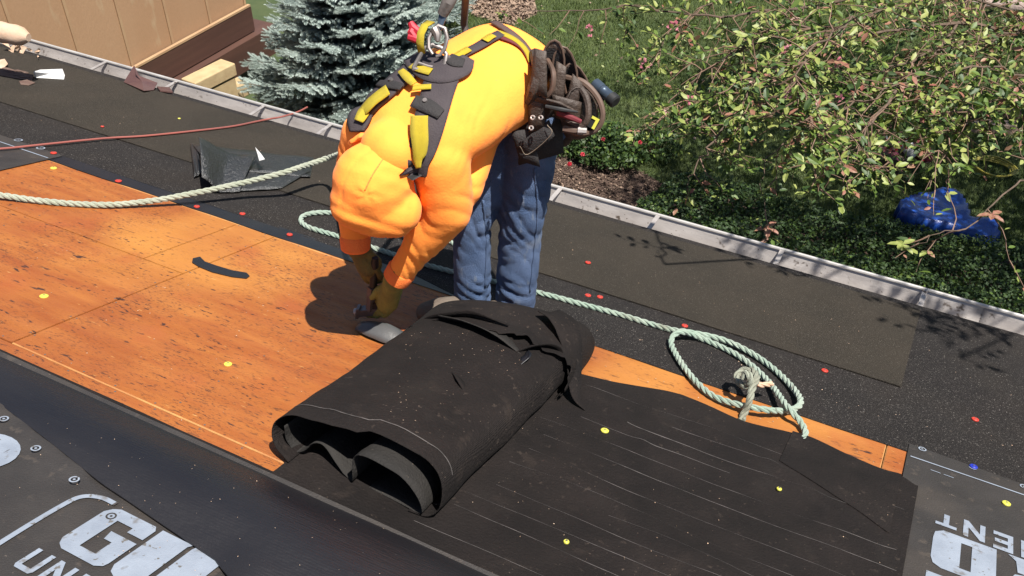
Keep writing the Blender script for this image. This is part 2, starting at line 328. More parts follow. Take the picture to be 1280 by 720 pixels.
def ringmb(u, v, r=.0125, w=.0042, h=.008, n=18):
    mb = MB(); a = []; 
    for k in range(n):
        t = 2*math.pi*k/n; a.append([R(u+math.cos(t)*q, v+math.sin(t)*q, h) for q in (r, r-w)])
    mb.grid(list(map(list, zip(*a))), close=True)
    mb.add([R(u+.0035*math.cos(t), v+.0035*math.sin(t), h) for t in np.linspace(0, 2*math.pi, 8)[:-1]], [tuple(range(7))]); return mb
def strip(u0, v0, u1, v1, w, h):
    d = Vector((u1-u0, v1-v0)); n_ = Vector((-d.y, d.x)).normalized()*w/2
    mb = MB(); mb.add([R(u0+n_.x, v0+n_.y, h), R(u1+n_.x, v1+n_.y, h), R(u1-n_.x, v1-n_.y, h), R(u0-n_.x, v0-n_.y, h)], [(0, 1, 2, 3)]); return mb
strip(-6, 2.955, -3.64, 2.958, .007, .0082).build('printed_line', 'print', LP, smooth=False)
for p in ((23, 177), (51, 187)):
    ringmb(*uv(*p), .02, .006, .0082).build('printed_ring', 'print', LP, smooth=False)

rp = surf(.17, 2.2, .9, lambda u: 2.998-.05*(u-.17), lambda u, v: .0065+.0009*fb(u*2, v*2), 40, 26, .0025)
RP = rp.build('printed_underlayment', 'printed', loc=R(1, 2, 0)); tag(RP, 'printed dark underlayment with upside-down lettering in the right corner', 'underlayment')
HP = .0088
strip(.18, 2.913, 2.0, 2.905, .0055, HP).build('printed_line', 'print', RP, smooth=False)
strip(.243, 2.870, .272, 2.869, .003, HP).build('printed_dash', 'print', RP, smooth=False); strip(.281, 2.869, .310, 2.868, .003, HP).build('printed_dash', 'print', RP, smooth=False)
for p in ((1152, 564), (1215, 587), (1279, 611)): ringmb(*uv(*p), h=HP).build('printed_ring', 'print', RP, smooth=False)

lq = surf(-3.4, -.6, .5, 1.55, lambda u, v: .0065+.0012*fb(u*2, v*2)+.012*max(0, 1-abs(v-1.47+(u+2.07)*.21)/.05)*(1 if u < -1.66 else 0) , 60, 40, .0025)
LQ = lq.build('printed_underlayment', 'printed', loc=R(-2, 1, 0)); tag(LQ, 'printed dark underlayment with large pale lettering in the bottom left corner', 'underlayment')

# ---- lettering, drawn in letter units (x right, y up, unit = cap height)
def letter_G():
    o = [(.08, .12), (.2, 0), (.72, 0), (.84, .1), (.84, .62), (.42, .62), (.42, .45), (.56, .40), (.56, .2), (.33, .2), (.30, .25), (.30, .75), (.33, .8), (.56, .8), (.56, .72), (.84, .72), (.84, .9), (.72, 1.0), (.14, 1.0), (0, .86), (0, .3)]
    return [o]
# each glyph: list of polygons (convex or simple)
GL = {
 'G': [[(.0, .16), (.06, .06), (.16, 0), (.30, 0), (.30, 1), (.16, 1), (.06, .94), (0, .84)], [(.3001, .0), (.74, 0), (.84, .06), (.86, .14), (.86, .17), (.3001, .17)], [(.3001, .80), (.86, .80), (.86, .93), (.80, 1), (.3001, 1)],
       [(.58, .1701), (.86, .1701), (.86, .60), (.58, .60)], [(.44, .44), (.5799, .44), (.5799, .60), (.40, .60)], [(.58, .70), (.86, .70), (.86, .7999), (.58, .7999)]],
 'U': [[(0, .16), (.06, .05), (.16, 0), (.50, 0), (.50, .93), (.54, 1), (0, 1)], [(.5001, 0), (.58, 0), (.58, .16), (.5001, .16)], [(.5801, 0), (.92, 0), (1.02, .05), (1.08, .16), (1.08, 1), (.60, 1), (.5801, .93)]],
 'D': [[(.02, 0), (.30, 0), (.30, 1), (.02, 1), (.02, .88), (-.04, .86), (-.04, .72), (.02, .70)], [(.3001, 0), (.56, 0), (.56, .17), (.3001, .17)], [(.3001, .83), (.56, .83), (.56, 1), (.3001, 1)], [(.5601, 0), (.80, 0), (.92, .10), (.94, .25), (.94, .78), (.90, .93), (.78, 1), (.5601, 1)],
       [(.3001, .17), (.37, .17), (.37, .83), (.3001, .83)], [(.53, .17), (.56, .17), (.56, .83), (.53, .83)]],
 'R': [[(0, 0), (.28, 0), (.28, 1), (0, 1)], [(.2801, .82), (.6, .82), (.6, 1), (.2801, 1)], [(.2801, .40), (.6, .40), (.6, .56), (.2801, .56)], [(.6001, .40), (.82, .47), (.86, .56), (.86, .86), (.76, 1), (.6001, 1)], [(.50, .3999), (.78, .3999), (.80, .12), (.92, 0), (.56, 0), (.50, .12)]],
 'T': [[(0, .78), (.9, .78), (.9, 1), (0, 1)], [(.33, 0), (.57, 0), (.57, .7799), (.33, .7799)]],
 'N': [[(0, 0), (.22, 0), (.22, 1), (0, 1)], [(.70, 0), (.92, 0), (.92, 1), (.70, 1)], [(.2201, .98), (.2201, .60), (.6999, .02), (.6999, .40)]],
 'E': [[(0, 0), (.22, 0), (.22, 1), (0, 1)], [(.2201, 0), (.82, 0), (.82, .2), (.2201, .2)], [(.2201, .40), (.76, .40), (.76, .6), (.2201, .6)], [(.2201, .8), (.82, .8), (.82, 1), (.2201, 1)]],
 'M': [[(0, 0), (.22, 0), (.22, 1), (0, 1)], [(.86, 0), (1.08, 0), (1.08, 1), (.86, 1)], [(.2201, 1), (.2201, .66), (.54, .2), (.54, .56)], [(.8599, 1), (.8599, .66), (.5401, .2), (.5401, .56)]],
 'SU': [[(0, .12), (.1, 0), (.8, 0), (.9, .12), (.9, 1), (.68, 1), (.68, .2), (.22, .2), (.22, 1), (0, 1)]],
}
def letter(ch, u, v, sx, sy, parent, h, flip=1):
    mb = MB()
    for poly in GL[ch]:
        mb.add([R(u+flip*x*sx, v+flip*y*sy, h) for x, y in poly], [tuple(range(len(poly)))])
    return mb.build('printed_letter', 'print', parent, smooth=False)
HL = .0115
letter('G', -1.502, 1.172, .168, .170, LQ, HL); letter('U', -1.346, 1.172, .168, .170, LQ, HL)
letter('SU', -1.512, 1.078, .058, .068, LQ, HL); letter('N', -1.443, 1.078, .058, .068, LQ, HL); letter('SU', -1.37, 1.078, .058, .068, LQ, HL)
b_ = MB(); path = cr([(-1.50, 1.349), (-1.545, 1.347), (-1.582, 1.325), (-1.592, 1.28), (-1.592, 1.16), (-1.585, 1.06), (-1.56, 1.02)], 6)
rows = []
for i, p in enumerate(path):
    q = np.array(path[min(i+1, len(path)-1)])-np.array(path[max(i-1, 0)]); q = q/np.linalg.norm(q); n_ = np.array([-q[1], q[0]])*.007
    rows.append([R(*(p+n_), HL), R(*(p-n_), HL)])
b_.grid(rows); b_.build('printed_outline', 'print', LQ, smooth=False)
pb = MB(); pb.add([R(-1.80+.075*math.cos(t)-.07*0, 1.30+.05*math.sin(t), HL) for t in np.linspace(0, 2*math.pi, 20)[:-1]], [tuple(range(19))])
c_ = uv(-18, 568); pb = MB(); pb.add([R(c_[0]+.085*math.cos(t), c_[1]+.075*math.sin(t), HL) for t in np.linspace(0, 2*math.pi, 25)[:-1]], [tuple(range(24))])
pb.build('printed_blot', 'print', LQ, smooth=False)
for p in ((5, 527), (45, 564), (93, 603), (139, 645)): ringmb(*uv(*p, .012), h=.0215 if p[0] < 100 else .0122).build('printed_ring', 'print' if p[0] < 100 else 'printed', LQ, smooth=False)
letter('D', .440, 2.553, .175, .185, RP, HP, -1); letter('R', .62, 2.553, .168, .185, RP, HP, -1)
letter('T', .332, 2.640, .062, .064, RP, HP, -1); letter('N', .406, 2.650, .062, .084, RP, HP, -1); letter('E', .478, 2.648, .062, .088, RP, HP, -1); letter('M', .565, 2.648, .062, .086, RP, HP, -1)
bp_ = MB(); bp_.add([R(.27, 2.335, HP), R(.44, 2.335, HP), R(.44, 2.16, HP), (R(.27, 2.16, HP))], [(0, 1, 2, 3)]); bp_.build('printed_blot', 'print', RP, smooth=False)

# ---- big felt sheet with chalk lines
ff = cr([(-1.34, 2.60), (-1.1, 2.66), (-.876, 2.694), (-.765, 2.719), (-.615, 2.776), (-.481, 2.789), (-.315, 2.766), (-.143, 2.80), (.011, 2.772), (.108, 2.756), (.166, 2.76), (.205, 2.735)], 6)
fx = [p[0] for p in ff]; fy = [p[1] for p in ff]
def fvhi(u): return float(np.interp(u, fx, fy))
def crease(u, v, u0, v0, u1, v1, w):
    d = (u1-u0, v1-v0); L_ = d[0]**2+d[1]**2; t = max(0, min(1, ((u-u0)*d[0]+(v-v0)*d[1])/L_)); return math.exp(-(((u-u0-d[0]*t)**2+(v-v0-d[1]*t)**2)/w**2))
def fh(u, v):
    e = fvhi(u)-v
    return .0115+.006*fb(u*2.1, v*2.6, 3)+.0035*fb(u*7, v*8, 1)+.0035*fb(u*3, v*14, 6)+.006*crease(u, v, -.70, 2.55, -.52, 2.42, .015)+.006*crease(u, v, -.2, 2.58, .2, 2.36, .016)+.010*math.exp(-(e/.03)**2)*max(0, fb(u*4, 9)) + .010*crease(u, v, -.9, 2.2, -.2, 2.0, .05)+.008*crease(u, v, -.5, 2.7, -.1, 2.5, .05)
def fend(u): return fvhi(u)
fs = surf(-1.30, .216, lambda u: 1.5 if u < -.75 else max(1.0, 1.5-(u+.75)*1.6), fvhi, fh, 150, 120, .003)
FE = fs.build('felt_sheet', 'felt', loc=R(-.4, 2, 0)); tag(FE, 'large black felt sheet with pale chalk lines lying right of the folded felt', 'roofing felt')
for v_, uu in ((2.64, (-.82, .10)), (2.575, (-.5, .19)), (2.50, (-.62, .16)), (2.44, (-.75, -.28)), (2.36, (-.85, .19)), (2.275, (-.8, .20)), (2.17, (-.80, .21)), (2.09, (-.82, .05)), (2.03, (-.5, .21)), (1.97, (-.8, -.1)), (1.90, (-.85, -.1)), (1.83, (-.85, 0)), (1.72, (-.9, -.2))):
    mb = MB(); n_ = 60; rw = []
    for i in range(n_+1):
        u = uu[0]+(uu[1]-uu[0])*i/n_; vv = v_+.0016*fb(u*2, v_*9); h = fh(u, vv)+.0012; wd = max(.00008, .0016*fb(u*5, v_*5)+.0006)
        rw.append([R(u, vv-wd, h), R(u, vv+wd, h)])
    mb.grid(rw); mb.build('chalk_line', 'chalk', FE, smooth=False)
# overlapping ply in the felt near its right end
f2 = surf(-.17, .165, lambda u: float(np.interp(u, [-.17, -.1, .16], [2.60, 2.575, 2.435])), lambda u: fvhi(u)+.006, lambda u, v: fh(u, v)+.0032, 40, 24, .003)
tag(f2.build('felt_patch', 'felt'), 'loose overlapping piece of black felt at the right end beside the plywood strip', 'roofing felt')

# ---- smooth blue-black fold at the lower left
lowv = lerpf([(-3.6, 1.72), (-2.5, 1.565), (-2.07, 1.475), (-1.82, 1.428), (-1.581, 1.382), (-1.495, 1.372), (-1.35, 1.352), (-1.18, 1.330), (-1.08, 1.28), (-.9, 1.24), (-.5, 1.2)])
def foldh(u, v):
    lo, hi = lowv(u), 1.645; t = max(0, min(1, (v-lo)/max(.02, hi-lo)))
    k = float(np.interp(u, [-2.4, -1.8, -1.2, -.7], [.010, .022, .05, .07]))
    return .016+k*math.sin(math.pi*t)**.8*(.75+.25*math.sin(t*3))+.003*fb(u*3, v*7)+(.02*max(0, 1-t*4))*float(np.interp(u, [-1.16, -1.06, -.95], [0, 1, 0]))
bf = surf(-3.4, -.35, lowv, 1.645, foldh, 110, 34, .003)
BFo = bf.build('smooth_underlayment', 'blueblack', loc=R(-1.8, 1.5, 0)); tag(BFo, 'smooth blue-black underlayment folded back below the bare plywood', 'underlayment')
ed = surf(-3.4, -.35, lambda u: 1.60, lambda u: 1.648+.004*fb(u*3, 2), lambda u, v: .024-.012*(1-min(1, (v-1.6)/.048)), 90, 3, .006)
ed.build('folded_edge', 'printed', BFo)
us = surf(-4.2, -1.02, lambda u: 1.5, lambda u: 1.679+.008*fb(u*3, 5), lambda u, v: .0045+.001*fb(u*3, v*4), 70, 4, .0028)
tag(us.build('felt_strip', 'felt'), 'narrow dark felt edge between the smooth fold and the bare plywood', 'roofing felt')

# ---- the folded felt bundle
def bundle(name, prof, v0, v1, nv, parent, mats, mod, thick=.002, sub=5):
    P_ = cr(prof, sub); rows = []
    for j in range(nv+1):
        t = j/nv; v = v0+(v1-v0)*t
        rows.append([R(*mod(p[0], p[1], v, t, i/len(P_))) for i, p in enumerate(P_)])
    mb = MB(); mb.grid(rows); o = mb.build(name, mats, parent, fix=False); solid(o, thick, 0); return o
BU = empty('felt_bundle', R(-1.13, 2.4, 0), 'thick folded bundle of old black felt lying across the bare plywood', 'felt bundle')
prof1 = [(-.93, .012), (-.878, .016), (-.852, .05), (-.855, .11), (-.885, .148), (-.96, .165), (-1.10, .168), (-1.22, .162), (-1.30, .145), (-1.345, .11), (-1.352, .07), (-1.332, .035), (-1.29, .016)]
def mod1(u, h, v, t, s):
    cx = -1.10
    uu = cx+(u-cx)*(1+.03*t)+.006*fb(u*4, v*5, 2)-.015*t
    hh = h*(1+.12*fb(u*3.5, v*3.0, 7)+.06*t)+(.005*fb(u*11, v*9, 4)+.0025*fb(u*26, v*22, 4)+.005*crease(u, v, -1.28, 2.0, -1.0, 2.35, .02)+.004*crease(u, v, -1.2, 1.82, -.95, 1.95, .015) if h > .02 else 0)-.012*math.exp(-((v-2.1)/.16)**2)*math.exp(-((u+1.05)/.2)**2)+.007*crease(u, v, -1.02, 2.25, -.93, 2.12, .02)
    return uu, v+.05*math.sin(s*math.pi)*(1-t)*(.4)+(.02*(1-t) if u > -1.1 else 0), max(hh, .011)
bundle('outer_fold', prof1, 1.72, 2.58, 60, BU, 'felt', mod1)
prof2 = [(-1.325, .10), (-1.325, .05), (-1.30, .020), (-1.275, .030), (-1.25, .062), (-1.215, .068), (-1.17, .040), (-1.13, .016), (-1.108, .020), (-1.096, .05), (-1.092, .10), (-1.07, .128), (-1.02, .140), (-.96, .128), (-.915, .09), (-.892, .045), (-.90, .018), (-.96, .012), (-1.06, .0115)]
def mod2(u, h, v, t, s):
    h = h+(.007*fb(s*5, v*9, 3)+.004*fb(s*16, v*16) if h > .02 else 0); return u+.010*fb(s*5, v*6)-.02*t, v+.012*fb(s*8, 3)+.03*(1-t)*math.sin(s*7), max(h*(1+.05*fb(u*5, v*3)), .0115)
bundle('inner_fold', prof2, 1.745, 2.55, 30, BU, 'feltin', mod2, .002)
# line near the cut end of the outer fold
P_ = cr(prof1, 6); mb = MB(); rw = []
for i, p in enumerate(P_[4:-10]):
    s_ = (i+4)/len(P_); 
    q = [mod1(p[0], p[1], vv, (vv-1.72)/.86, s_) for vv in (1.775, 1.7785)]
    rw.append([R(a_, b2, c2+.0032) if True else None for a_, b2, c2 in q])
mb.grid(rw); mb.build('chalk_line', 'chalk', BU, smooth=False)
# far end: torn sheet wrapped over the end of the bundle
prof3 = [(-.86, .012), (-.830, .05), (-.836, .11), (-.875, .158), (-.96, .180), (-1.06, .184), (-1.17, .180), (-1.27, .165), (-1.35, .132), (-1.38, .075), (-1.365, .02)]
def mod3(u, h, v, t, s):
    c = -1.10; r_ = 1-.10*max(0, (t-.55)/.45)**2
    near = max(0, 1-t*4)
    jag = .045*fb(s*7, 2)+.026*fb(s*23, 5)+.012*fb(s*60, 8)
    hh = h*math.sqrt(max(.0, 1-max(0, (t-.60)/.40)**2.6))*(1+.07*fb(u*4, v*4, 11))+.022*near*(.4+abs(fb(s*6, 1)))*(h/.18)
    return c+(u-c)*r_-.03*t, v+near*jag+.32*(u+1.10)*t+.16*(u+1.1)*(1-t), max(hh, .012)
bundle('torn_cover', prof3, 2.45, 2.79, 60, BU, 'felt', mod3, .0022, 8)
# torn strips and the flap hanging off the right end
def ribbon3(name, pts, wid, parent, mats, thick=.003, tw=None, n=8, nw=3, curl=0):
    C_ = cr([tuple(p) for p in pts], n); rows = []
    for i, p in enumerate(C_):
        t = i/(len(C_)-1); w_ = float(np.interp(t, np.linspace(0, 1, len(wid)), wid)); d = np.array(C_[min(i+1, len(C_)-1)])-np.array(C_[max(i-1, 0)]); d = d/np.linalg.norm(d)
        a = np.cross(d, ROOFN); a = a/np.linalg.norm(a); b3 = np.cross(a, d); th = float(np.interp(t, np.linspace(0, 1, len(tw)), tw)) if tw else 0
        s_ = a*math.cos(th)+b3*math.sin(th); q3 = np.cross(s_, d)
        rows.append([Vector(p+s_*w_*k+q3*curl*k*k*w_+s_*.002*fb(t*20, k*3)) for k in np.linspace(-1, 1, nw)])
    mb = MB(); mb.grid(rows); o = mb.build(name, mats, parent, fix=False); solid(o, thick, 0); return o
RV = lambda u, v, h: tuple(R(u, v, h))
ribbon3('flap', [RV(-1.00, 2.680, 0.196), RV(-.93, 2.640, 0.192), RV(-.875, 2.590, 0.143), RV(-.835, 2.550, 0.081), RV(-.80, 2.510, 0.030), RV(-.755, 2.485, 0.016)], [.045, .055, .05, .032, .016, .002], BU, 'felt', tw=[.1, .2, .5, .5, .3, .1], curl=.25)
ribbon3('torn_strip', [RV(-1.27, 2.440, 0.180), RV(-1.17, 2.450, 0.188), RV(-1.06, 2.440, 0.186), RV(-.96, 2.410, 0.167)], [.02, .038, .03, .004], BU, 'feltin', tw=[.5, .35, .3, .2], curl=.2)
ribbon3('torn_strip', [RV(-1.34, 2.450, 0.136), RV(-1.27, 2.450, 0.176), RV(-1.18, 2.490, 0.198), RV(-1.06, 2.510, 0.196)], [.01, .025, .028, .006], BU, 'felt', tw=[.2, .6, .7, .3], curl=.3)
ribbon3('torn_strip', [RV(-.99, 2.400, 0.161), RV(-.94, 2.450, 0.186), RV(-.90, 2.500, 0.176), RV(-.87, 2.530, 0.124)], [.006, .02, .03, .008], BU, 'felt', tw=[.8, .5, .4, .8], curl=.3)
ribbon3('torn_strip', [RV(-.95, 2.340, 0.151), RV(-.935, 2.390, 0.171), RV(-.95, 2.430, 0.176)], [.004, .018, .004], BU, 'selv', tw=[.3, .5, .8], curl=.4)
ribbon3('tear', [RV(-1.09, 2.200, 0.160), RV(-1.03, 2.150, 0.166), RV(-.98, 2.100, 0.159)], [.003, .014, .003], BU, 'felt', tw=[.35, .5, .35])

# ---- scraps lying about
def scrap(name, pts, hs_, mats, label, cat, thick=.003, parent=None):
    mb = MB(); n = len(pts); V_ = [R(*uv(*p, h), h) for p, h in zip(pts, hs_)]
    c = sum(V_, Vector())/n; ch = c
    k = [tuple(ch)]+[tuple(v) for v in V_]; mb.add(k, [(0, i+1, (i+1) % n+1) for i in range(n)])
    o = mb.build(name, mats, parent, smooth=False); solid(o, thick, 1); 
    return tag(o, label, cat) if label else o
# glossy black scrap on the left
GS = empty('membrane_scrap', pr(310, 215, .006), 'curled glossy black membrane scrap lying under the left rope', 'membrane scrap')
g0 = uv(243, 180); g1 = uv(388, 200)
def gsurf(name, pts4, bend, nu=14, nv=8, mats='gloss', fold=.02):
    rows = []
    a, b, c, d = [np.array(uv(*p[:2], p[2])+(p[2],)) for p in pts4]
    for i in range(nu+1):
        s = i/nu; top = a+(b-a)*s; bot = d+(c-d)*s
        rows.append([R(q[0], q[1], max(.012, q[2]+bend*math.sin(math.pi*t)*(.6+.4*math.cos(s*5))+(bend*1.8*max(0, 1-s/.5) if bend > .03 else 0)+fold*fb(s*3.5, t*4, 5)*.5)) for t in np.linspace(0, 1, nv+1) for q in [top+(bot-top)*t]])
    mb = MB(); mb.grid(rows); o = mb.build(name, mats, GS, fix=False); solid(o, .003, 0); return o
gsurf('back_panel', [(241, 181, .045), (392, 197, .02), (388, 222, .015), (262, 208, .06)], .0)
gsurf('front_panel', [(248, 190, .10), (322, 194, .07), (300, 240, .012), (252, 241, .012)], .040, 20, 12)
gsurf('flat_tail', [(300, 205, .04), (388, 214, .02), (352, 236, .013), (268, 240, .013)], .012)
gsurf('torn_edge', [(238, 180, .03), (248, 183, .05), (252, 216, .02), (243, 222, .013)], .0, 6, 6)
mb = MB(); mb.add([R(*uv(x, y, h), h) for x, y, h in ((319, 184, .105), (326, 192, .10), (331, 199, .10), (324, 201, .098), (322, 193, .10))], [(0, 1, 2, 3, 4)]); solid(mb.build('pale_tear', 'white', GS, smooth=False), .002, 0)
# small tar strip on plywood
pts = [uv(*p) for p in [(241, 324), (250, 322), (256, 328), (270, 333), (290, 339), (308, 342), (312, 346), (308, 349), (290, 347), (265, 341), (248, 334), (240, 329)]]
mb = MB(); mb.prism(pts, .001, .0045); tag(mb.build('felt_sliver', 'selv', smooth=False), 'short narrow black felt sliver on the orange plywood', 'felt scrap')
# bent grey flap under the worker's hands
rows = []
for i in range(15):
    s = i/14; c = np.array(uv(448, 412))*(1-s)+np.array(uv(524, 436))*s
    wd = .050*math.sin(math.pi*(.12+.80*s))**.6
    rows.append([R(c[0]-.15*wd*k, c[1]+wd*k, .012+.038*(1-k*k)*math.sin(math.pi*min(1, s+.1))+.004*fb(s*5, k*3)) for k in np.linspace(-1, 1, 9)])
mb = MB(); mb.grid(rows); o = mb.build('cut_flap', 'greyflap', fix=False); solid(o, .003, 0); tag(o, 'curved dark grey membrane offcut under the hands beside the felt bundle', 'membrane scrap')
# left top scraps
for pts, hs_, m_, nm, lb in [
    ([(42, 90), (50, 87), (78, 86), (81, 94), (80, 99), (44, 97)], (.05, .06, .055, .02, .012, .012), 'white', 'white_scrap', 'torn white card with a bent end on the far left of the roof'),
    ([(-6, 86), (20, 90), (42, 94), (40, 101), (12, 97), (-8, 93)], (.02, .03, .02, .012, .012, .012), 'dryply', 'shingle_scrap', 'brown shingle scraps left of the torn white card'),
    ([(-4, 76), (6, 74), (10, 80), (4, 86), (-5, 85)], (.02, .035, .03, .012, .012), 'paper', 'paper_scrap', 'small pale crumpled scrap at the left edge above the brown shingle scraps'),
    ([(24, 102), (34, 100), (44, 104), (36, 107), (26, 106)], (.012, .016, .014, .012, .012), 'dryply', 'shingle_scrap', 'small flat brown scrap just below the white card')]:
    tag(scrap(nm, pts, hs_, m_, None, None), lb, 'scrap')
random.seed(3)
mb = MB()
for k in range(9):
    x = random.uniform(0, 40); y = 88+x*.15+random.uniform(-3, 5); c = pr(x, y, .016)
    mb.box(c, Vector((random.uniform(.02, .05), random.uniform(-.01, .01), .0)), Vector((0, .012, -.004)), Vector((0, 0, .004)))
tag(mb.build('torn_bits', 'dryply', smooth=False), kind='stuff')
# bent brown flashing over the gutter
b1 = [(155, 103), (168, 82), (170, 93), (197, 104), (192, 113), (180, 114)]
o = scrap('bent_flashing', b1, (.012, .10, .07, .03, .012, .02), 'brownmetal', 'bent brown metal flashing scrap standing at the gutter edge', 'flashing scrap')
mb = MB(); mb.prism([uv(196, 112), uv(212, 113), uv(216, 119), uv(200, 117)], .012, .02); tag(mb.build('flashing_chip', 'brownmetal', smooth=False), 'small flat brown chip in the gutter beside the bent flashing', 'flashing scrap')
# wrapper rolls at the far left end of the gutter
mb = MB(); a, b = atd(-30, 34, 5.35), atd(36, 47, 5.3); pp = [a.lerp(b, t) for t in np.linspace(0, 1, 9)]
mb.tube(pp, [.055, .056, .06, .058, .06, .055, .058, .05, .022], 14); tag(mb.build('paper_tube', 'paper'), 'pale wrapped tube lying beyond the far left end of the gutter', 'tube')
mb = MB()
for k in range(14):
    x = random.uniform(0, 52); c = pr(x, 52+x*.33+random.uniform(-3, 3), .02+random.uniform(0, .03)); s = random.uniform(.012, .035)
    mb.add([c+Vector((random.uniform(-s, s), random.uniform(-s, s), random.uniform(-s, s))) for _ in range(5)], [(0, 1, 2), (0, 2, 3), (0, 3, 4), (1, 2, 4), (1, 3, 4)])
tag(mb.build('gutter_litter', 'paper', smooth=False), kind='stuff')

# ---- litter chips on felt and membranes
def chips(name, regions, n, mats, smin, smax, h0, parent=None):
    Vv = []; Ff = []
    for _ in range(n):
        x0, y0, x1, y1, sk = random.choice(regions); x = random.uniform(x0, x1); y = random.uniform(y0, y1)+sk*(x-x0); u, v = uv(x, y)
        s = random.uniform(smin, smax); a = random.uniform(0, 6.28); e = random.uniform(.25, 1); h = h0(u, v) if callable(h0) else h0
        k = len(Vv)
        for t in (0, 1.9, 3.3, 5): Vv.append(R(u+s*math.cos(t)*math.cos(a)-s*e*math.sin(t)*math.sin(a), v+s*math.cos(t)*math.sin(a)+s*e*math.sin(t)*math.cos(a), h+random.uniform(0, .002)))
        Ff.append((k, k+1, k+2, k+3))
    mb = MB(); mb.add(Vv, Ff); o = mb.build(name, mats, parent, smooth=False, fix=False); return tag(o, kind='stuff')
def hb(u, v): return .02
chips('pale_chips', [(640, 520, 1120, 700, 0.12), (560, 600, 900, 715, 0)], 60, 'paper', .0006, .0018, lambda u, v: fh(u, v)+.002)
chips('dust_chips', [(0, 500, 300, 640, .45), (120, 560, 480, 690, .3)], 90, 'paper', .0006, .0018, lambda u, v: (foldh(u, v) if v > lowv(u) else .010)+.003)
chips('granule_chips', [(0, 110, 400, 150, .25), (700, 300, 1270, 330, .3), (740, 400, 1270, 420, .3)], 110, 'paper', .001, .003, .0135)
chips('sawdust', [(20, 240, 420, 330, .2), (60, 360, 420, 520, .1), (735, 440, 1100, 470, .35)], 130, 'paper', .0008, .003, .0012)
mb = MB(); Vv = []
for _ in range(80):                            # chips on top of the bundle
    u = random.gauss(-1.12, .12); v = random.choice([random.uniform(1.8, 2.45), random.gauss(2.30, .05)])
    s = random.uniform(.0006, .0021); k = len(mb.v)
    if not (-1.28 < u < -.92 and 1.8 < v < 2.46): continue
    ii = min(range(len(P_)), key=lambda q: abs(P_[q][0]-u) if P_[q][1] > .14 else 9); q = mod1(P_[ii][0], P_[ii][1], v, (v-1.72)/.86, ii/len(P_))
    mb.add([R(q[0]+s*math.cos(t), q[1]+s*.6*math.sin(t), q[2]+.0035) for t in (0, 1.5, 3, 4.6)], [(0, 1, 2, 3)])
o = mb.build('bundle_chips', 'paper', smooth=False, fix=False); tag(o, kind='stuff')

# ---- gutter
GU = empty('rain_gutter', R(-2, EV+.06, -.05), 'open pale metal rain gutter running along the eave', 'gutter')
def gp(u, dy, dz): q = R(u, EV+.014, .0); return Vector((u, q.y+dy, q.z+dz))
for a, b in ((-6.6, -4.62), (-4.62, -2.25), (-2.25, .35), (.35, 2.2)):
    pf = [(0, .0), (.002, -.105), (.075, -.112), (.098, -.085), (.106, -.05), (.128, -.025), (.130, -.002)]
    mb = MB(); n_ = 30; mb.grid([[gp(a+(b-a)*i/n_, y, z+.002*fb(a+(b-a)*i/n_*2, 1)) for y, z in pf] for i in range(n_+1)]); o = mb.build('gutter_section', 'alu', GU, fix=False); solid(o, .003, 0)
mb = MB()
for y, z, r in ((.133, .0, .0085),): mb.tube([gp(-6.6+i*.44, y, z+.002*fb((-6.6+i*.44)*2, 1)) for i in range(21)], r, 8)
mb.build('gutter_lip', 'lip', GU)
dr = MB(); dr.sheet([[R(u, EV-.07, .0008) if False else R(u, EV-.05, .0145), R(u, EV+.02, .0145)] for u in (-6.6, 2.2)], ROOFN*.002)
for px_, py_ in ((30, 60), (135, 90), (222, 115), (330, 146), (412, 170), (700, 250), (820, 285), (973, 330), (1150, 382)):
    u = uv(px_, py_, -.03)[0]; mb = MB()
    mb.box(gp(u, .066, .001), (.011, 0, 0), (0, .066, 0), (0, 0, .0015)); mb.box(gp(u, .010, -.02), (.011, 0, 0), (0, .0015, 0), (0, 0, .02)); mb.box(gp(u, .066, -.004), (.0012, 0, 0), (0, .064, 0), (0, 0, .006))
    mb.build('gutter_hanger', 'alu', GU, smooth=False)
chips('gutter_leaves', [(700, 262, 1270, 268, .28), (230, 128, 410, 130, .27)], 60, 'leather', .004, .014, -.06)

# ---- ropes
def rope(name, pts, r, mats, label, cat='rope', parent=None, pitch=.030, n=10):
    C_ = cr([tuple(p) for p in pts], n); C_ = [Vector(p) for p in C_]
    # resample evenly
    L_ = [0]
    for a, b in zip(C_, C_[1:]): L_.append(L_[-1]+(b-a).length)
    m_ = max(8, int(L_[-1]/.006)); out = []
    ar = np.array([tuple(p) for p in C_]); Q = [Vector([float(np.interp(L_[-1]*i/m_, L_, ar[:, k])) for k in range(3)]) for i in range(m_+1)]
    mb = MB(); prev = None; fr = []
    for i, p in enumerate(Q):
        t = (Q[min(i+1, m_)]-Q[max(i-1, 0)]).normalized(); a = t.orthogonal().normalized() if prev is None else (prev-t*prev.dot(t)).normalized(); prev = a; fr.append((p, a, t.cross(a)))
    for k in range(3):
        pp = []
        for i, (p, a, b) in enumerate(fr):
            th = 2*math.pi*(i*L_[-1]/m_/(pitch*3)*1.0+k/3); pp.append(p+(a*math.cos(th)+b*math.sin(th))*r*.52)
        mb.tube(pp, r*.56, 6)
    rr_ = random.Random(5)
    for i in range(0, len(fr), 3):              # stray fibres
        if rr_.random() < .5:
            p, a, b = fr[i]; th = rr_.uniform(0, 6.28); d = a*math.cos(th)+b*math.sin(th); q = p+d*r*.9; e = q+d*rr_.uniform(.002, .007)+a.cross(b)*rr_.uniform(-.008, .008)
            mb.tube([q, e], .0005, 3)
    o = mb.build(name, mats, parent); return tag(o, label, cat) if label else o
RR = .0105
P3 = lambda x, y, h: tuple(pr(x, y, h))
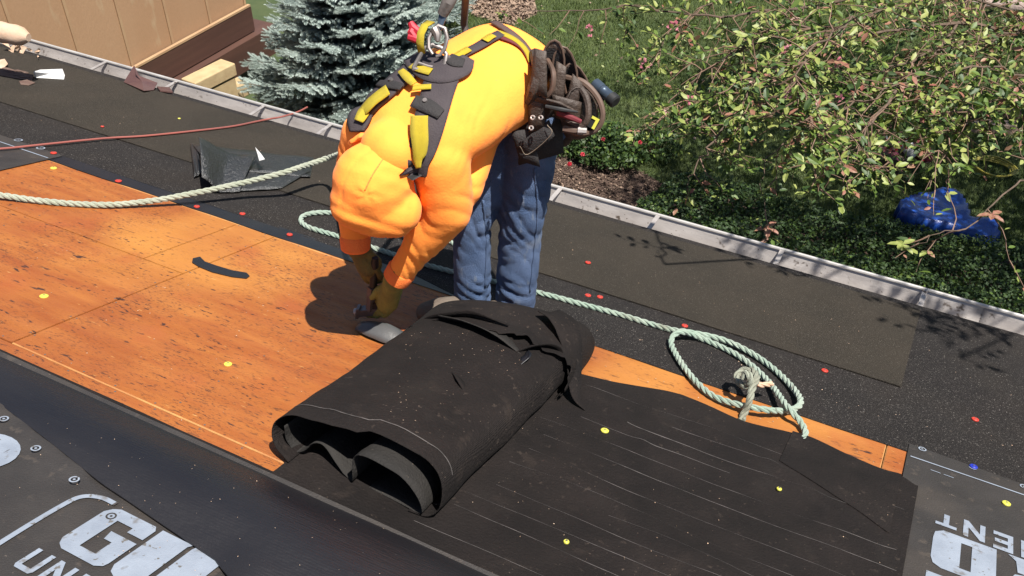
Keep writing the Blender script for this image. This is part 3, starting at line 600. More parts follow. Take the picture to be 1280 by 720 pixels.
rope('rope', [R(-6.2, 2.6, .014), R(-5.2, 2.42, .014), R(-4.3, 2.5, .02), P3(-60, 238, .025), P3(0, 244, .022), P3(60, 252, .014), P3(130, 256, .016), P3(190, 251, .03), P3(250, 240, .065), P3(310, 227, .10), P3(360, 214, .15), P3(420, 194, .21), tuple(atd(480, 174, 3.14)), tuple(atd(545, 155, 3.14)), tuple(atd(596, 138, 3.10))], .0125, 'rope2', 'pale rope crossing the bare plywood from the left edge to the worker')
lay = [(600, 330, .014), (560, 300, .014), (500, 275, .014), (430, 267, .014), (395, 266, .014), (377, 272, .014), (384, 283, .014), (425, 296, .014), (480, 314, .014), (540, 333, .014), (610, 350, .014), (663, 363, .014), (760, 389, .014), (835, 411, .016), (860, 415, .030),
       (905, 425, .024), (950, 448, .018), (985, 478, .018), (1001, 502, .032), (985, 513, .022), (950, 511, .036), (900, 499, .018), (873, 480, .018), (850, 451, .020), (839, 427, .024), (851, 415, .046), (880, 424, .018), (925, 446, .018), (958, 474, .018), (983, 507, .046), (1001, 528, .022), (1007, 542, .014), (1003, 551, .004)]
rope('rope', [P3(*p) for p in lay], RR, 'rope', 'pale green rope looped in a coil on the plywood strip right of the felt bundle')
rope('rope', [P3(927, 526, .004), P3(931, 515, .018), P3(937, 500, .06), P3(941, 484, .085), P3(946, 473, .10), P3(941, 464, .10), P3(929, 463, .09), P3(921, 470, .075), P3(926, 480, .07), P3(936, 482, .085), P3(938, 472, .115), P3(932, 466, .12), P3(930, 474, .10)], .0115, 'ropend', 'knotted rope end standing up inside the green rope coil')
rope('rope_tail', [P3(938, 478, .08), P3(950, 481, .075), P3(965, 480, .07)], .009, 'paper', 'short frayed brown rope tail beside the knot inside the coil')
# red cord
mb = MB(); cpts = [(-40, 186), (0, 186), (60, 180), (130, 173), (180, 170), (240, 164), (290, 158), (320, 152), (335, 149), (352, 146), (372, 140), (384, 134)]
mb.tube([Vector(p) for p in cr([tuple(pr(x, y, .018+(.02 if x > 345 else 0))) for x, y in cpts], 8)], .0055, 8)
tag(mb.build('air_hose', 'cord'), 'thin reddish cord running across the dark roof to the gutter', 'cord')
# faint red snapped line and dark join lines
# ---- cap nails
def cap(px_, py_, mats, label, r=.0125, h=.008, tilt=0, grp='round plastic cap nails on the roof'):
    u, v = uv(px_, py_, h); mb = MB(); n_ = 14
    def ring(rr, hh): return [R(u+rr*math.cos(2*math.pi*k/n_), v+rr*math.sin(2*math.pi*k/n_), hh+tilt*math.cos(2*math.pi*k/n_)*rr) for k in range(n_)]
    mb.grid([ring(r, h-.002), ring(r, h+.001), ring(r*.8, h+.0028), ring(r*.45, h+.0022), ring(r*.3, h+.0034), ring(.0001, h+.0036)], close=True)
    c = empty('cap_nail', R(u, v, h), label, 'cap nail', grp); mb.build('cap', mats, c)
    m2 = MB(); m2.tube([R(u, v, h+.002), R(u, v, h+.0048)], .0028, 8); m2.build('nail_head', 'steel', c)
H1, H2 = .006, .0145
for p, m_, h, lb in [
    ((67, 191), 'red', .011, 'red cap nail at the top left corner of the bare plywood'), ((148, 226), 'red', H1, 'red cap nail on the membrane edge left of the glossy black scrap'),
    ((246, 258), 'red', H1, 'red cap nail on the membrane edge just below the left rope'), ((303, 267), 'red', H1, 'red cap nail right of the one below the left rope'),
    ((362, 293), 'red', H1, 'red cap nail beside the small green rope loop left of the worker'), ((735, 328), 'red', H2, 'red cap nail on the brown strip just right of the worker'),
    ((735, 369), 'red', H1, 'left one of two red cap nails close together above the green rope'), ((750, 371), 'red', H1, 'right one of two red cap nails close together above the green rope'),
    ((856, 407), 'red', H1, 'red cap nail at the left end of the green rope coil'), ((1031, 463), 'red', H1, 'red cap nail below the right part of the brown strip'),
    ((1219, 524), 'red', H1, 'red cap nail alone on the black membrane at the right'), ((67, 210), 'yel', .0015, 'yellow cap nail on plywood at its top left corner'),
    ((55, 370), 'yel', .0015, 'yellow cap nail on the left part of the bare plywood'), ((285, 455), 'yel', .0015, 'yellow cap nail in the middle of the bare plywood'),
    ((224, 148), 'yel', H2, 'small yellow cap nail on the dark roof above the red cord'), ((756, 538), 'yel', .016, 'bright yellow cap nail on the felt beside the bundle flap'),
    ((974, 611), 'yel', .018, 'small yellow cap nail in the middle of the chalk-lined felt'), ((708, 677), 'yel', .014, 'small yellow cap nail near the bottom of the chalk-lined felt'),
    ((1258, 629), 'yel', .010, 'yellow cap nail on the right printed underlayment'), ((1217, 583), 'blue', .011, 'blue cap nail touching a printed ring on the right underlayment'),
    ((128, 158), 'red', H2, 'small dull red cap nail above the red cord at left')]:
    small = lb.startswith('small')
    cap(*p, m_, lb, r=(.0075 if small else .0125) if p[0] > 200 else (.009 if small else .0145), h=h)
# ------------------------------------------------------------------ the worker
def solidmesh(prims, voxel, smooth_it=6):
    """union of rounded parts as one continuous surface"""
    mb = MB()
    for p in prims:
        if p[0] == 'cap':
            a, b, r0, r1 = Vector(p[1]), Vector(p[2]), p[3], p[4]; d = (b-a); L_ = d.length; d = d/L_; pts = []; rs = []
            for k in range(5): t = math.pi/2*(1-k/4); pts.append(a-d*r0*math.sin(t)); rs.append(max(r0*math.cos(t), 1e-4))
            for k in range(1, 6): t = math.pi/2*k/6; 
            for k in range(0, 5): t = math.pi/2*k/4; pts.append(b+d*r1*math.sin(t)); rs.append(max(r1*math.cos(t), 1e-4))
            mb.tube(pts, rs, 18)
        elif p[0] == 'loft':
            rows = []; rg = p[1]; n = 28
            def ring(c, a, b, k=1): return [Vector(c)+Vector(a)*k*math.cos(2*math.pi*i/n)+Vector(b)*k*math.sin(2*math.pi*i/n) for i in range(n)]
            d0 = (Vector(rg[0][0])-Vector(rg[1][0])).normalized()*.05; d1 = (Vector(rg[-1][0])-Vector(rg[-2][0])).normalized()*.04
            rows = [ring(Vector(rg[0][0])+d0, rg[0][1], rg[0][2], .02), ring(Vector(rg[0][0])+d0*.7, rg[0][1], rg[0][2], .75)]
            C_ = cr([np.concatenate([np.array(q) for q in r_]) for r_ in rg], 5)
            rows += [ring(q[:3], q[3:6], q[6:9]) for q in C_]
            rows += [ring(Vector(rg[-1][0])+d1*.7, rg[-1][1], rg[-1][2], .75), ring(Vector(rg[-1][0])+d1, rg[-1][1], rg[-1][2], .02)]
            mb.grid(rows, close=True); k = len(mb.v); mb.f += [tuple(range(k-n, k)), tuple(range(k-n*len(rows), k-n*len(rows)+n))[::-1]]; mb.m += [0, 0]
    me = bpy.data.meshes.new('tmp'); me.from_pydata(mb.v, [], mb.f); bm = bmesh.new(); bm.from_mesh(me); bmesh.ops.recalc_face_normals(bm, faces=bm.faces); bm.to_mesh(me); bm.free()
    o = bpy.data.objects.new('tmp', me); col.objects.link(o)
    q = o.modifiers.new('r', 'REMESH'); q.mode = 'VOXEL'; q.voxel_size = voxel
    q = o.modifiers.new('s', 'SMOOTH'); q.iterations = smooth_it; q.factor = .5
    dg = bpy.context.evaluated_depsgraph_get(); me2 = bpy.data.meshes.new_from_object(o.evaluated_get(dg)); bpy.data.objects.remove(o)
    return me2
def displace(me, fn):
    n = len(me.vertices); co = np.empty(n*3, np.float32); me.vertices.foreach_get('co', co); nn = np.empty(n*3, np.float32); me.vertices.foreach_get('normal', nn)
    co = co.reshape(-1, 3); nn = nn.reshape(-1, 3); out = co.copy()
    for i in range(n):
        d = fn(Vector(co[i].tolist()), Vector(nn[i].tolist()))
        out[i] = co[i]+nn[i]*d
    me.vertices.foreach_set('co', out.ravel()); me.update()
def place(me, name, mats, parent):
    L0 = world_of(parent); me.transform(Matrix.Translation(-L0)); me.materials.clear()
    for mm in (mats if isinstance(mats, (list, tuple)) else [mats]): me.materials.append(MT[mm])
    me.polygons.foreach_set('use_smooth', [True]*len(me.polygons)); me.name = name
    return link(name, me, parent, L0)
def bvh(o, parent):
    off = world_of(parent) if parent else Vector((0, 0, 0)); me = o.data
    return BVHTree.FromPolygons([v.co+off for v in me.vertices], [tuple(p.vertices) for p in me.polygons])
def folds(lst, noise_amp=.004, ns=9):
    def f(p, n):
        d = noise_amp*fb(p.x, p.y, p.z, ns)+noise_amp*.5*fb(p.x+4, p.y, p.z, ns*2.6)
        for c, ax, lam, amp, rad in lst:
            q = p-c; e = q.length/rad
            if e < 1.6:
                ph = q.dot(ax)/lam+1.5*fb(p.x, p.y+3, p.z, 6); s = math.sin(2*math.pi*ph)
                d += amp*math.exp(-e*e*1.2)*(1.6*abs(s)**.55-1)*max(0, .45+1.1*fb(p.x+9, p.y, p.z, 5))
        return d
    return f
A = lambda x, y, d: atd(x, y, d)
def limbfold(lst, base=None):
    def f(p, n):
        d = base(p, n) if base else 0
        for a, b, lam, amp, w0, w1, k, a0 in lst:      # bands of compressed cloth round a limb
            ax = (b-a); L_ = ax.length; ax = ax/L_; q = p-a; al = q.dot(ax); t = al/L_; rd = q-ax*al
            if rd.length > .16 or t < w0-.25 or t > w1+.25: continue
            e = min(1, max(0, (t-w0+.25)/.25))*min(1, max(0, (w1+.25-t)/.25))
            x_ = aa-ax*aa.dot(ax); x_.normalize(); y_ = ax.cross(x_); ang = math.atan2(rd.dot(y_), rd.dot(x_))
            ph = al/lam+k*math.sin(ang-a0)+.55*fb(p.x, p.y, p.z, 9)
            m = .35+.65*max(0, math.cos((ang-a0)))**.7 if math.cos(ang-a0) > 0 else .35
            d += amp*e*m*((abs(math.sin(math.pi*ph))**.6)-.65)*(.7+.6*fb(p.x+3, p.y, p.z, 6))
        return d
    return f
WK = empty('person', R(-1.30, 2.92, .004), 'worker bent double in a bright orange hooded top and blue jeans with a fall harness', 'person')
# frame of the torso
K = .968
rg_px = [(664, 96, 3.20, .176, .140), (640, 89, 3.14, .190, .148), (602, 106, 3.06, .196, .145), (556, 136, 2.98, .202, .138), (516, 162, 2.93, .196, .120), (494, 180, 2.90, .145, .10)]
cs = [A(x, y, d*K) for x, y, d, _, _ in rg_px]
axis = (cs[-1]-cs[0]).normalized(); aa = Vector((.97, -.22, -.05)); aa = (aa-axis*aa.dot(axis)).normalized(); bb = axis.cross(aa); bb = bb if bb.z > 0 else -bb
torso = ('loft', [(tuple(c), tuple(aa*q[3]), tuple(bb*q[4])) for c, q in zip(cs, rg_px)])
neck = A(487, 186, 2.86*K)
sl = A(552, 200, 2.88*K); el_ = A(557, 262, 3.00*K); wl = A(501, 340, 3.18*K)      # arm on the right of the picture
sr = A(454, 166, 2.99*K); er = A(442, 236, 3.12*K); wr = A(444, 300, 3.18*K)       # arm behind the hood
hl = A(486, 385, 3.30); hr = A(462, 345, 3.22)
hipc = A(652, 130, 3.20*K)
hL, kL, aL = A(622, 178, 3.22*K), A(590, 278, 3.26), A(590, 362, 3.43)
hR, kR, aR = A(664, 165, 3.16*K), A(652, 275, 3.25), A(645, 368, 3.45)
headc = A(472, 232, 2.95*K)
# body: one continuous mesh
body = solidmesh([('loft', [(tuple(c-bb*.02), tuple(aa*q[3]*.80), tuple(bb*q[4]*.70)) for c, q in zip(cs, rg_px)]),
    ('cap', neck, headc, .055, .06), ('cap', headc, headc+(headc-neck).normalized()*.05-bb*.02, .078, .074),
    ('cap', headc-bb*.088+axis*.01, headc-bb*.098+axis*.03, .012, .015),
    ('cap', headc+aa*.083, headc+aa*.086+axis*.02, .014, .012), ('cap', headc-aa*.083, headc-aa*.086+axis*.02, .014, .012),
    ('cap', sl, el_, .05, .042), ('cap', el_, wl, .042, .030), ('cap', wl, wl.lerp(hl, .3), .030, .028), ('cap', sr, er, .05, .042), ('cap', er, wr, .042, .030), ('cap', wr, wr.lerp(hr, .3), .030, .028),
    ('cap', hipc-aa*.06, hipc+aa*.06, .12, .12), ('cap', hL, kL, .078, .056), ('cap', kL, aL, .054, .040), ('cap', hR, kR, .078, .056), ('cap', kR, aR, .054, .040)], .009, 4)
place(body, 'body', 'skin', WK)
for s_ in (-1, 1):
    m_ = solidmesh([('cap', headc-bb*.076+aa*.032*s_-axis*.012, headc-bb*.0765+aa*.033*s_-axis*.012, .011, .011)], .003, 1); place(m_, 'eye', 'white', WK)
m_ = solidmesh([('cap', headc-bb*.078+aa*.02+axis*.05, headc-bb*.078-aa*.02+axis*.05, .006, .006)], .003, 1); place(m_, 'mouth', 'maroon', WK)
# sweatshirt
hood_ax = (A(472, 262, 2.90*K)-A(500, 180, 2.86*K)).normalized()
shirt = solidmesh([torso, ('cap', neck, A(492, 190, 2.84*K), .088, .08),
    ('cap', sl-aa*.03, sl+aa*.0, .085, .082), ('cap', A(636, 122, 3.04), A(598, 176, 2.98), .062, .058), ('cap', A(598, 176, 2.98), A(576, 236, 2.93), .062, .066), ('cap', sl, el_, .084, .082), ('cap', el_, el_.lerp(wl, .5), .080, .062), ('cap', el_.lerp(wl, .5), wl, .056, .043),
    ('cap', sr+aa*.05, sr+aa*.02, .080, .076), ('cap', sr+aa*.01, er, .072, .062), ('cap', er, wr, .062, .045)], .0075, 14)
fa_ = (wl-el_).normalized(); ua = (el_-sl).normalized()
displace(shirt, limbfold([(sl, el_, .068, .006, .55, 1.0, 1.3, -.6), (el_, wl, .056, .006, .1, .4, 1.5, 2.4), (el_, wl, .042, .006, .55, .95, 1.2, .5), (sr, er, .05, .009, .3, 1.0, .8, 2.0), (sl-aa*.02-axis*.02, sl.lerp(el_, .6), .075, .007, .1, .6, 1.1, 2.6)],
    folds([(cs[1]+aa*.1, (axis*.25+aa).normalized(), .085, .004, .2), (cs[3]+aa*.15-bb*.02, (aa+bb*.3-axis*.3).normalized(), .075, .005, .15)], .0025, 7)))
HO = place(shirt, 'sweatshirt', 'hoodie', WK)
# hood: deep shell, open towards the face
hp0, hp1, hp2 = A(500, 184, 2.86*K), A(467, 228, 2.87*K), A(474, 258, 2.92*K)
hood = solidmesh([('cap', hp0, hp1, .072, .120), ('cap', hp1, hp2, .121, .106), ('cap', A(450, 252, 2.88*K), A(492, 262, 2.90*K), .088, .084)], .007, 6)
hc = (hp1+hp2)/2
camdir = (Vector(CAM)-hc).normalized()
def hoodfold(p, n):
    d = .0016*fb(p.x, p.y, p.z, 9)
    q = p-hc; s = q.dot(aa)
    d += -.002*math.exp(-(s/.005)**2)*(1 if q.dot(hood_ax) < .06 else .3)           # crown seam
    r_ = p-A(455, 243, 2.75*K); e = r_.length
    ang = math.atan2(r_.dot(aa), r_.dot(hood_ax)); d += .0026*math.exp(-(e/.035)**2)*math.sin(ang*5+e*40)
    r2 = p-hp0; d += .006*math.exp(-(r2.length/.10)**2)*math.sin(r2.dot(hood_ax)*150+fb(p.x, p.y, p.z, 9)*2)
    t = q.dot(hood_ax); d += -.0035*math.exp(-((t-.066)/.012)**2)+.002*math.exp(-((t-.085)/.015)**2)
    return d
displace(hood, hoodfold)
bm = bmesh.new(); bm.from_mesh(hood); fdir = (-bb*.9+hood_ax*.35).normalized()
bmesh.ops.delete(bm, geom=[f for f in bm.faces if (f.calc_center_median()-hc).normalized().dot(fdir) > .72], context='FACES'); bm.to_mesh(hood); bm.free()
HD = place(hood, 'hood', 'hoodie', WK); solid(HD, .006, -1)
# hem seam of the hood, pockets of cloth round the neck
def wrap(name, trees, pts, half, mats, parent, lift=.004, thick=.004, n=10, nw=4, flat=0):
    """ribbon laid on a surface: pts are photo points whose rays meet the cloth; half = half width in metres at each point"""
    C_ = cr([tuple(p)+(h_,) for p, h_ in zip(pts, half)], n); P_ = []; ln = None
    for q in C_:
        r_ = Vector(ray(q[0], q[1])).normalized(); best = None
        for t in trees:
            hit = t.ray_cast(Vector(CAM), r_)
            if hit[0] is not None and (best is None or hit[3] < best[3]): best = hit
        if best is None:
            if not P_: continue
            d_ = (P_[-1][0]-Vector(CAM)).length; P_.append((Vector(CAM)+r_*d_, ln, q[2])); continue
        nn = best[1] if best[1].dot(r_) < 0 else -best[1]; ln = nn if ln is None else (ln*.6+nn*.4).normalized()
        P_.append((best[0], ln.copy(), q[2]))
    # smooth
    for _ in range(2):
        P2 = list(P_)
        for i in range(1, len(P_)-1): P2[i] = ((P_[i-1][0]+P_[i][0]*2+P_[i+1][0])/4, (P_[i-1][1]+P_[i][1]*2+P_[i+1][1]).normalized(), P_[i][2])
        P_ = P2
    rows = []; m_ = len(P_)
    for i, (p, nr, hw_) in enumerate(P_):
        t = (P_[min(i+1, m_-1)][0]-P_[max(i-1, 0)][0]).normalized(); s = nr.cross(t).normalized(); row = []
        for k in np.linspace(-1, 1, nw):
            q = p+s*hw_*float(k); l = lift
            if not flat:
                for tr in trees:
                    hit = tr.ray_cast(q+nr*.08, -nr, .16)
                    if hit[0] is not None: q = hit[0] if (hit[0]-q).length < .05 else q
            row.append(q+nr*l)
        rows.append(row)
    mb = MB(); mb.grid(rows); o = mb.build(name, mats, parent, fix=False)
    # orient the faces outward so the thickness grows away from the cloth
    me = o.data
    if len(me.polygons) and sum(1 if p.normal.dot(P_[m_//2][1]) > 0 else -1 for p in me.polygons) < 0: me.flip_normals()
    solid(o, thick, 1); return o, P_
tS = bvh(HO, WK); tH = bvh(HD, WK); TT = [tS, tH]
ribn, _ = wrap('hood_seam', [tH], [(489, 182), (478, 200), (466, 218), (456, 238)], [.0016]*4, 'cuff', WK, .0008, .0012, nw=2)
ribn, _ = wrap('hood_collar', [tS, tH], [(441, 178), (462, 168), (487, 170), (508, 186), (520, 208)], [.004, .011, .013, .011, .004], 'hoodie', WK, .003, .011, nw=4)
# cuffs
for w_, e_, r_ in ((wl, el_, .045), (wr, er, .046)):
    d_ = (w_-e_).normalized(); mb = MB(); mb.tube([w_-d_*.015, w_-d_*.005, w_+d_*.03, w_+d_*.038], [r_+.001, r_+.004, r_+.001, r_-.008], 20); mb.build('cuff', 'cuff', WK)
# jeans
jn = solidmesh([('cap', hipc-aa*.05, hipc+aa*.05, .140, .140), ('cap', hL, kL, .088, .066), ('cap', kL, aL+(aL-kL).normalized()*.035, .063, .066),
    ('cap', hR, kR, .096, .078), ('cap', kR, aR+(aR-kR).normalized()*.035, .073, .072)], .0075, 5)
up = Vector((0, 0, 1))
fl = []
for h_, k_, a_, s_ in ((hL, kL, aL, 0.), (hR, kR, aR, .9)):
    e_ = a_+(a_-k_).normalized()*.03
    fl += [(h_, k_, .075, .010, .35, .7, .9, s_-1.2), (h_, k_, .055, .012, .85, 1.05, 1.6, s_), (k_, e_, .075, .007, .05, .3, 1.5, s_+2.2), (k_, e_, .042, .012, .78, 1.1, 1.0, s_+.4), (k_, e_, .085, .006, .35, .7, 1.2, s_-.8)]
displace(jn, limbfold(fl, folds([], .003, 8)))
JO = place(jn, 'jeans', 'jeans', WK); tJ = bvh(JO, WK)
wrap('side_seam', [tJ], [(668, 210), (672, 260), (668, 310), (662, 365)], [.0035]*4, 'jeans', WK, .001, .0022, nw=3)
wrap('side_seam', [tJ], [(604, 250), (608, 300), (606, 360)], [.0035]*3, 'jeans', WK, .001, .0022, nw=3)
# boots
for c_, toe, nm in ((aL, R(-1.435, 2.715, .0), 0), (aR, R(-1.30, 2.80, .0), 1)):
    q = c_-Vector(ROOFN)*0; uvh = c_-R(0, 0, 0); u_ = c_.x; v_ = float(np.array(c_-R(0, 0, 0))@DOWN)
    heel = R(u_+.01, v_+.03, .05); hd = (R(u_, v_, .045)); tb = toe+Vector(ROOFN)*.045
    m_ = solidmesh([('cap', R(u_, v_, .15), R(u_, v_, .06), .058, .052), ('cap', heel, hd, .045, .048), ('cap', hd, tb, .052, .046), ('cap', tb, tb+(tb-hd).normalized()*.03, .046, .040)], .006, 3)
    displace(m_, lambda p, n: .002*fb(p.x, p.y, p.z, 22)); BO = place(m_, 'boot', 'boot', WK)
    d_ = (tb-hd); d_.normalize(); sd_ = Vector(ROOFN).cross(d_).normalized(); mb = MB(); nn_ = 24
    def so_ring(h, k): 
        out = []
        for i in range(nn_):
            t = 2*math.pi*i/nn_; L_ = (tb-heel).length/2+.045; c0 = (tb+heel)/2; out.append(c0+d_*L_*math.cos(t)*k+sd_*.050*k*math.copysign(abs(math.sin(t))**.7, math.sin(t))+Vector(ROOFN)*(h-.047))
        return out
    mb.grid([so_ring(.003, .96), so_ring(.004, 1), so_ring(.024, 1), so_ring(.026, .9)], close=True); mb.f.append(tuple(range(nn_))); mb.m.append(0); mb.build('boot_sole', 'sole', WK)
# ---- gloves: palm, four fingers, thumb, all bent round what they hold
def glove(wrist, palm, knuckle_dir, finger_dir, curl_dir, thumb_side, mats, gaunt, spread=1.0, bend=1.0):
    kd = knuckle_dir.normalized(); fd = finger_dir.normalized(); cd_ = curl_dir.normalized(); pr_ = []
    pr_ += [('cap', gaunt, wrist, .046, .038), ('cap', wrist, palm, .036, .038)]
    for k in (-1.5, -.5, .5, 1.5): pr_.append(('cap', wrist+kd*k*.012, palm+kd*k*.021+fd*.01, .020, .0165))
    for i, k in enumerate((-1.5, -.5, .5, 1.5)):
        L_ = (.030, .035, .033, .026)[i]; p0 = palm+kd*k*.022*spread+fd*.016; p1 = p0+(fd+cd_*.45*bend).normalized()*L_*1.15; p2 = p1+(fd*.45+cd_*bend).normalized()*L_*.9; p3 = p2+(-fd*.25+cd_*bend).normalized()*L_*.7
        pr_ += [('cap', p0, p1, .0132, .0126), ('cap', p1, p2, .0126, .0118), ('cap', p2, p3, .0118, .0104)]
    t0 = wrist.lerp(palm, .35)+kd*thumb_side*.030; t1 = t0+(kd*thumb_side*.7+fd*.8+cd_*.3).normalized()*.034; t2 = t1+(fd*.7+cd_*.8-kd*thumb_side*.25).normalized()*.028; t3 = t2+(fd*.3+cd_-kd*thumb_side*.4).normalized()*.018
    pr_ += [('cap', t0, t1, .016, .0135), ('cap', t1, t2, .0135, .0115), ('cap', t2, t3, .0115, .010)]
    m_ = solidmesh(pr_, .0036, 3); displace(m_, lambda p, n: .0016*fb(p.x, p.y, p.z, 45)); return place(m_, 'glove', mats, WK)
# right-of-picture hand: points down, resting on the sheet
wl2 = wl+(wl-el_).normalized()*.045; pl = A(484, 378, 3.25)
glove(wl2, pl, (A(498, 382, 3.22)-A(472, 376, 3.27)), (A(468, 397, 3.28)-A(492, 362, 3.22)), (A(455, 392, 3.34)-A(480, 385, 3.24)), -1, 'glove', wl)
# left-of-picture hand: comes straight down behind the hood and grips the tacker
wr2 = A(450, 312, 3.13); pl2 = A(460, 333, 3.16)
glove(wr2, pl2, (A(474, 330, 3.12)-A(448, 334, 3.18)), (A(466, 348, 3.19)-A(455, 318, 3.13)), (A(474, 342, 3.25)-A(462, 335, 3.15)), 1, 'glovedk', wr)
mb = MB(); mb.tube([A(442, 288, 3.09), A(445, 300, 3.10), A(450, 314, 3.13)], [.050, .049, .038], 18); mb.build('gauntlet', 'glovedk', WK)
# hammer tacker held in that hand
TK = empty('hammer_tacker', A(455, 392, 3.36), 'steel and black hammer tacker held in the gloved hands above the bare plywood', 'tool')
h0, h1 = A(469, 322, 3.11), A(464, 388, 3.29); dt = (h1-h0).normalized(); st_ = aa
mb = MB(); mb.tube([h0, h0.lerp(h1, .1), h0.lerp(h1, .55)], [.010, .014, .013], 12); mb.build('grip', 'black', TK)
mb = MB(); mb.box(h0.lerp(h1, .75), dt*.055, aa*.011, dt.cross(aa)*.016); mb.build('shaft', 'steel', TK, smooth=False)
hd_ = (A(442, 389, 3.33)-A(474, 386, 3.30)).normalized(); mb = MB(); mb.box(h1, hd_*.045, dt*.016, hd_.cross(dt)*.014); mb.box(h1+hd_*.05, hd_*.006, dt*.024, hd_.cross(dt)*.015); mb.build('head', 'steel', TK, smooth=False)
mb = MB(); mb.tube([h1+hd_*.045, h1+hd_*.062], [.012, .013], 12); mb.build('striking_end', 'alu', TK)
mb = MB(); mb.box(h1-dt*.03-hd_*.03, hd_*.035, dt*.014, hd_.cross(dt)*.012); mb.build('spring_housing', 'black', TK, smooth=False)

# ---- fall harness
HN = empty('harness', world_of(WK), None, None); HN.parent = WK; HN.location = (0, 0, 0); HN.name = 'harness'
def hw(name, pts, half, mats, lift=.005, thick=.005, nw=5, **k): return wrap(name, TT, pts, half, mats, HN, lift, thick, nw=nw, **k)
hw('shoulder_pad', [(449, 166), (453, 148), (467, 131), (485, 115), (503, 99), (520, 86), (534, 76)], [.026, .044, .046, .046, .048, .050, .042], 'pad', .006, .009, 7)
hw('shoulder_pad', [(529, 219), (526, 196), (533, 168), (541, 142), (547, 120), (552, 104), (562, 86)], [.018, .036, .044, .045, .046, .048, .044], 'pad', .006, .009, 7)
hw('back_pad', [(516, 74), (532, 84), (552, 92), (574, 88), (586, 78)], [.026, .048, .055, .042, .020], 'pad', .013, .007, 7)
hw('webbing', [(453, 157), (462, 144), (475, 131), (491, 119)], [.016, .024, .026, .024], 'web', .024, .003, 4, flat=1)
hw('webbing', [(531, 207), (527, 190), (526, 170), (527, 150)], [.009, .019, .025, .025], 'web', .030, .003, 4, flat=1)
hw('webbing', [(505, 96), (513, 104), (521, 112)], [.010, .013, .010], 'web', .022, .003, 3)
hw('webbing', [(519, 117), (530, 116), (541, 115)], [.009, .0095, .009], 'web', .022, .003, 3)
hw('webbing', [(519, 90), (530, 95), (541, 98)], [.013, .014, .013], 'web', .024, .003, 3)
hw('keeper', [(478, 110), (492, 112), (506, 115)], [.011, .015, .012], 'ledark', .019, .003, 4)
hw('keeper', [(519, 131), (536, 137), (552, 147)], [.019, .022, .016], 'ledark', .019, .003, 4)
hw('keeper', [(561, 79), (570, 84), (580, 86)], [.018, .022, .016], 'ledark', .021, .003, 4)
hw('side_strap', [(566, 78), (580, 70), (600, 60), (616, 50), (626, 45)], [.016, .016, .016, .017, .016], 'pad', .007, .005, 4)
hw('webbing', [(570, 77), (578, 72), (587, 67)], [.013]*3, 'web', .017, .002, 3)
hw('webbing', [(606, 57), (612, 53), (617, 50)], [.013]*3, 'web', .017, .002, 3)
hw('webbing', [(622, 44), (634, 48), (646, 55), (656, 66), (662, 80)], [.012, .010, .009, .009, .008], 'web', .008, .003, 3)
hw('side_strap', [(626, 49), (640, 54), (652, 62), (660, 74), (664, 84)], [.009]*5, 'maroon', .006, .003, 3)
hw('back_strap', [(572, 20), (590, 21), (612, 28), (634, 41), (650, 54), (662, 70)], [.010, .012, .012, .012, .012, .012], 'brownweb', .006, .004, 4)
for p in ((493, 107), (533, 131), (562, 80)):
    o, P_ = None, None
    r_ = Vector(ray(*p)).normalized(); hit = tS.ray_cast(Vector(CAM), r_); nn = hit[1]; mb = MB(); mb.tube([hit[0]+nn*.020, hit[0]+nn*.027], [.008, .0065], 12); mb.build('rivet', 'steel', HN)
mb = MB(); hit = tS.ray_cast(Vector(CAM), Vector(ray(524, 212)).normalized()); mb.box(hit[0]+hit[1]*.016, aa*.015, axis*.026, hit[1]*.006); mb.build('buckle', 'black', HN, smooth=False)
# dorsal ring, hook and lanyard
dn = (Vector(CAM)-A(535, 75, 2.7)).normalized()
c0 = tS.ray_cast(Vector(CAM), Vector(ray(538, 80)).normalized())[0]; dd = (c0-Vector(CAM)).dot(Vector(M@np.array([0, 0, 1.])))-.045
D = lambda x, y, e=0: atd(x, y, dd-e)
mb = MB(); lp_ = [(517, 85), (524, 72), (531, 60), (541, 56), (552, 60), (558, 68), (556, 80), (547, 94)]
mb.tube([D(x, y) for x, y in lp_], .0068, 8); mb.tube([D(516, 86), D(531, 90), D(547, 95)], .0072, 8); mb.tube([D(521, 78), D(535, 83), D(551, 86)], .005, 8); mb.build('dorsal_ring', 'steel', HN)
mb = MB(); mb.tube([D(x, y, .01) for x, y in [(541, 68), (536, 60), (536, 48), (541, 38), (548, 32), (556, 36), (559, 48), (556, 60), (550, 69), (545, 71)]], [.005, .006, .006, .007, .008, .007, .006, .006, .005, .004], 8)
mb.tube([D(543, 36, .012), D(547, 44, .014), D(547, 52, .014)], [.014, .013, .006], 8); mb.build('snap_hook', 'steel', HN)
mb = MB(); rows = []
for x, y, w_ in ((549, 36, .012), (551, 28, .020), (554, 18, .026), (556, 15, .026)): rows.append([D(x-w_*390/2, y-1, .012), D(x+w_*390/2, y+2, .012)])
mb.grid(rows); solid(mb.build('lanyard_end', 'flash', HN, fix=False), .006)
mb = MB(); mb.tube([D(x, y, e) for x, y, e in ((553, 18, .01), (560, 4, .03), (569, -10, .03), (578, -16, -.08), (582, -2, -.24), (580, 30, -.38), (592, 80, -.42), (604, 120, -.30))], [.016, .020, .016, .013, .012, .012, .010, .010], 10); mb.build('lanyard', 'found', HN)
mb = MB(); mb.grid([[D(x-4.5, y-1, e), D(x+4.5, y+1, e+.004)] for x, y, e in ((527, 66, .0), (525, 54, .02), (526, 42, .025), (531, 32, .02), (539, 27, .0))]); solid(mb.build('webbing', 'web', HN, fix=False), .004)
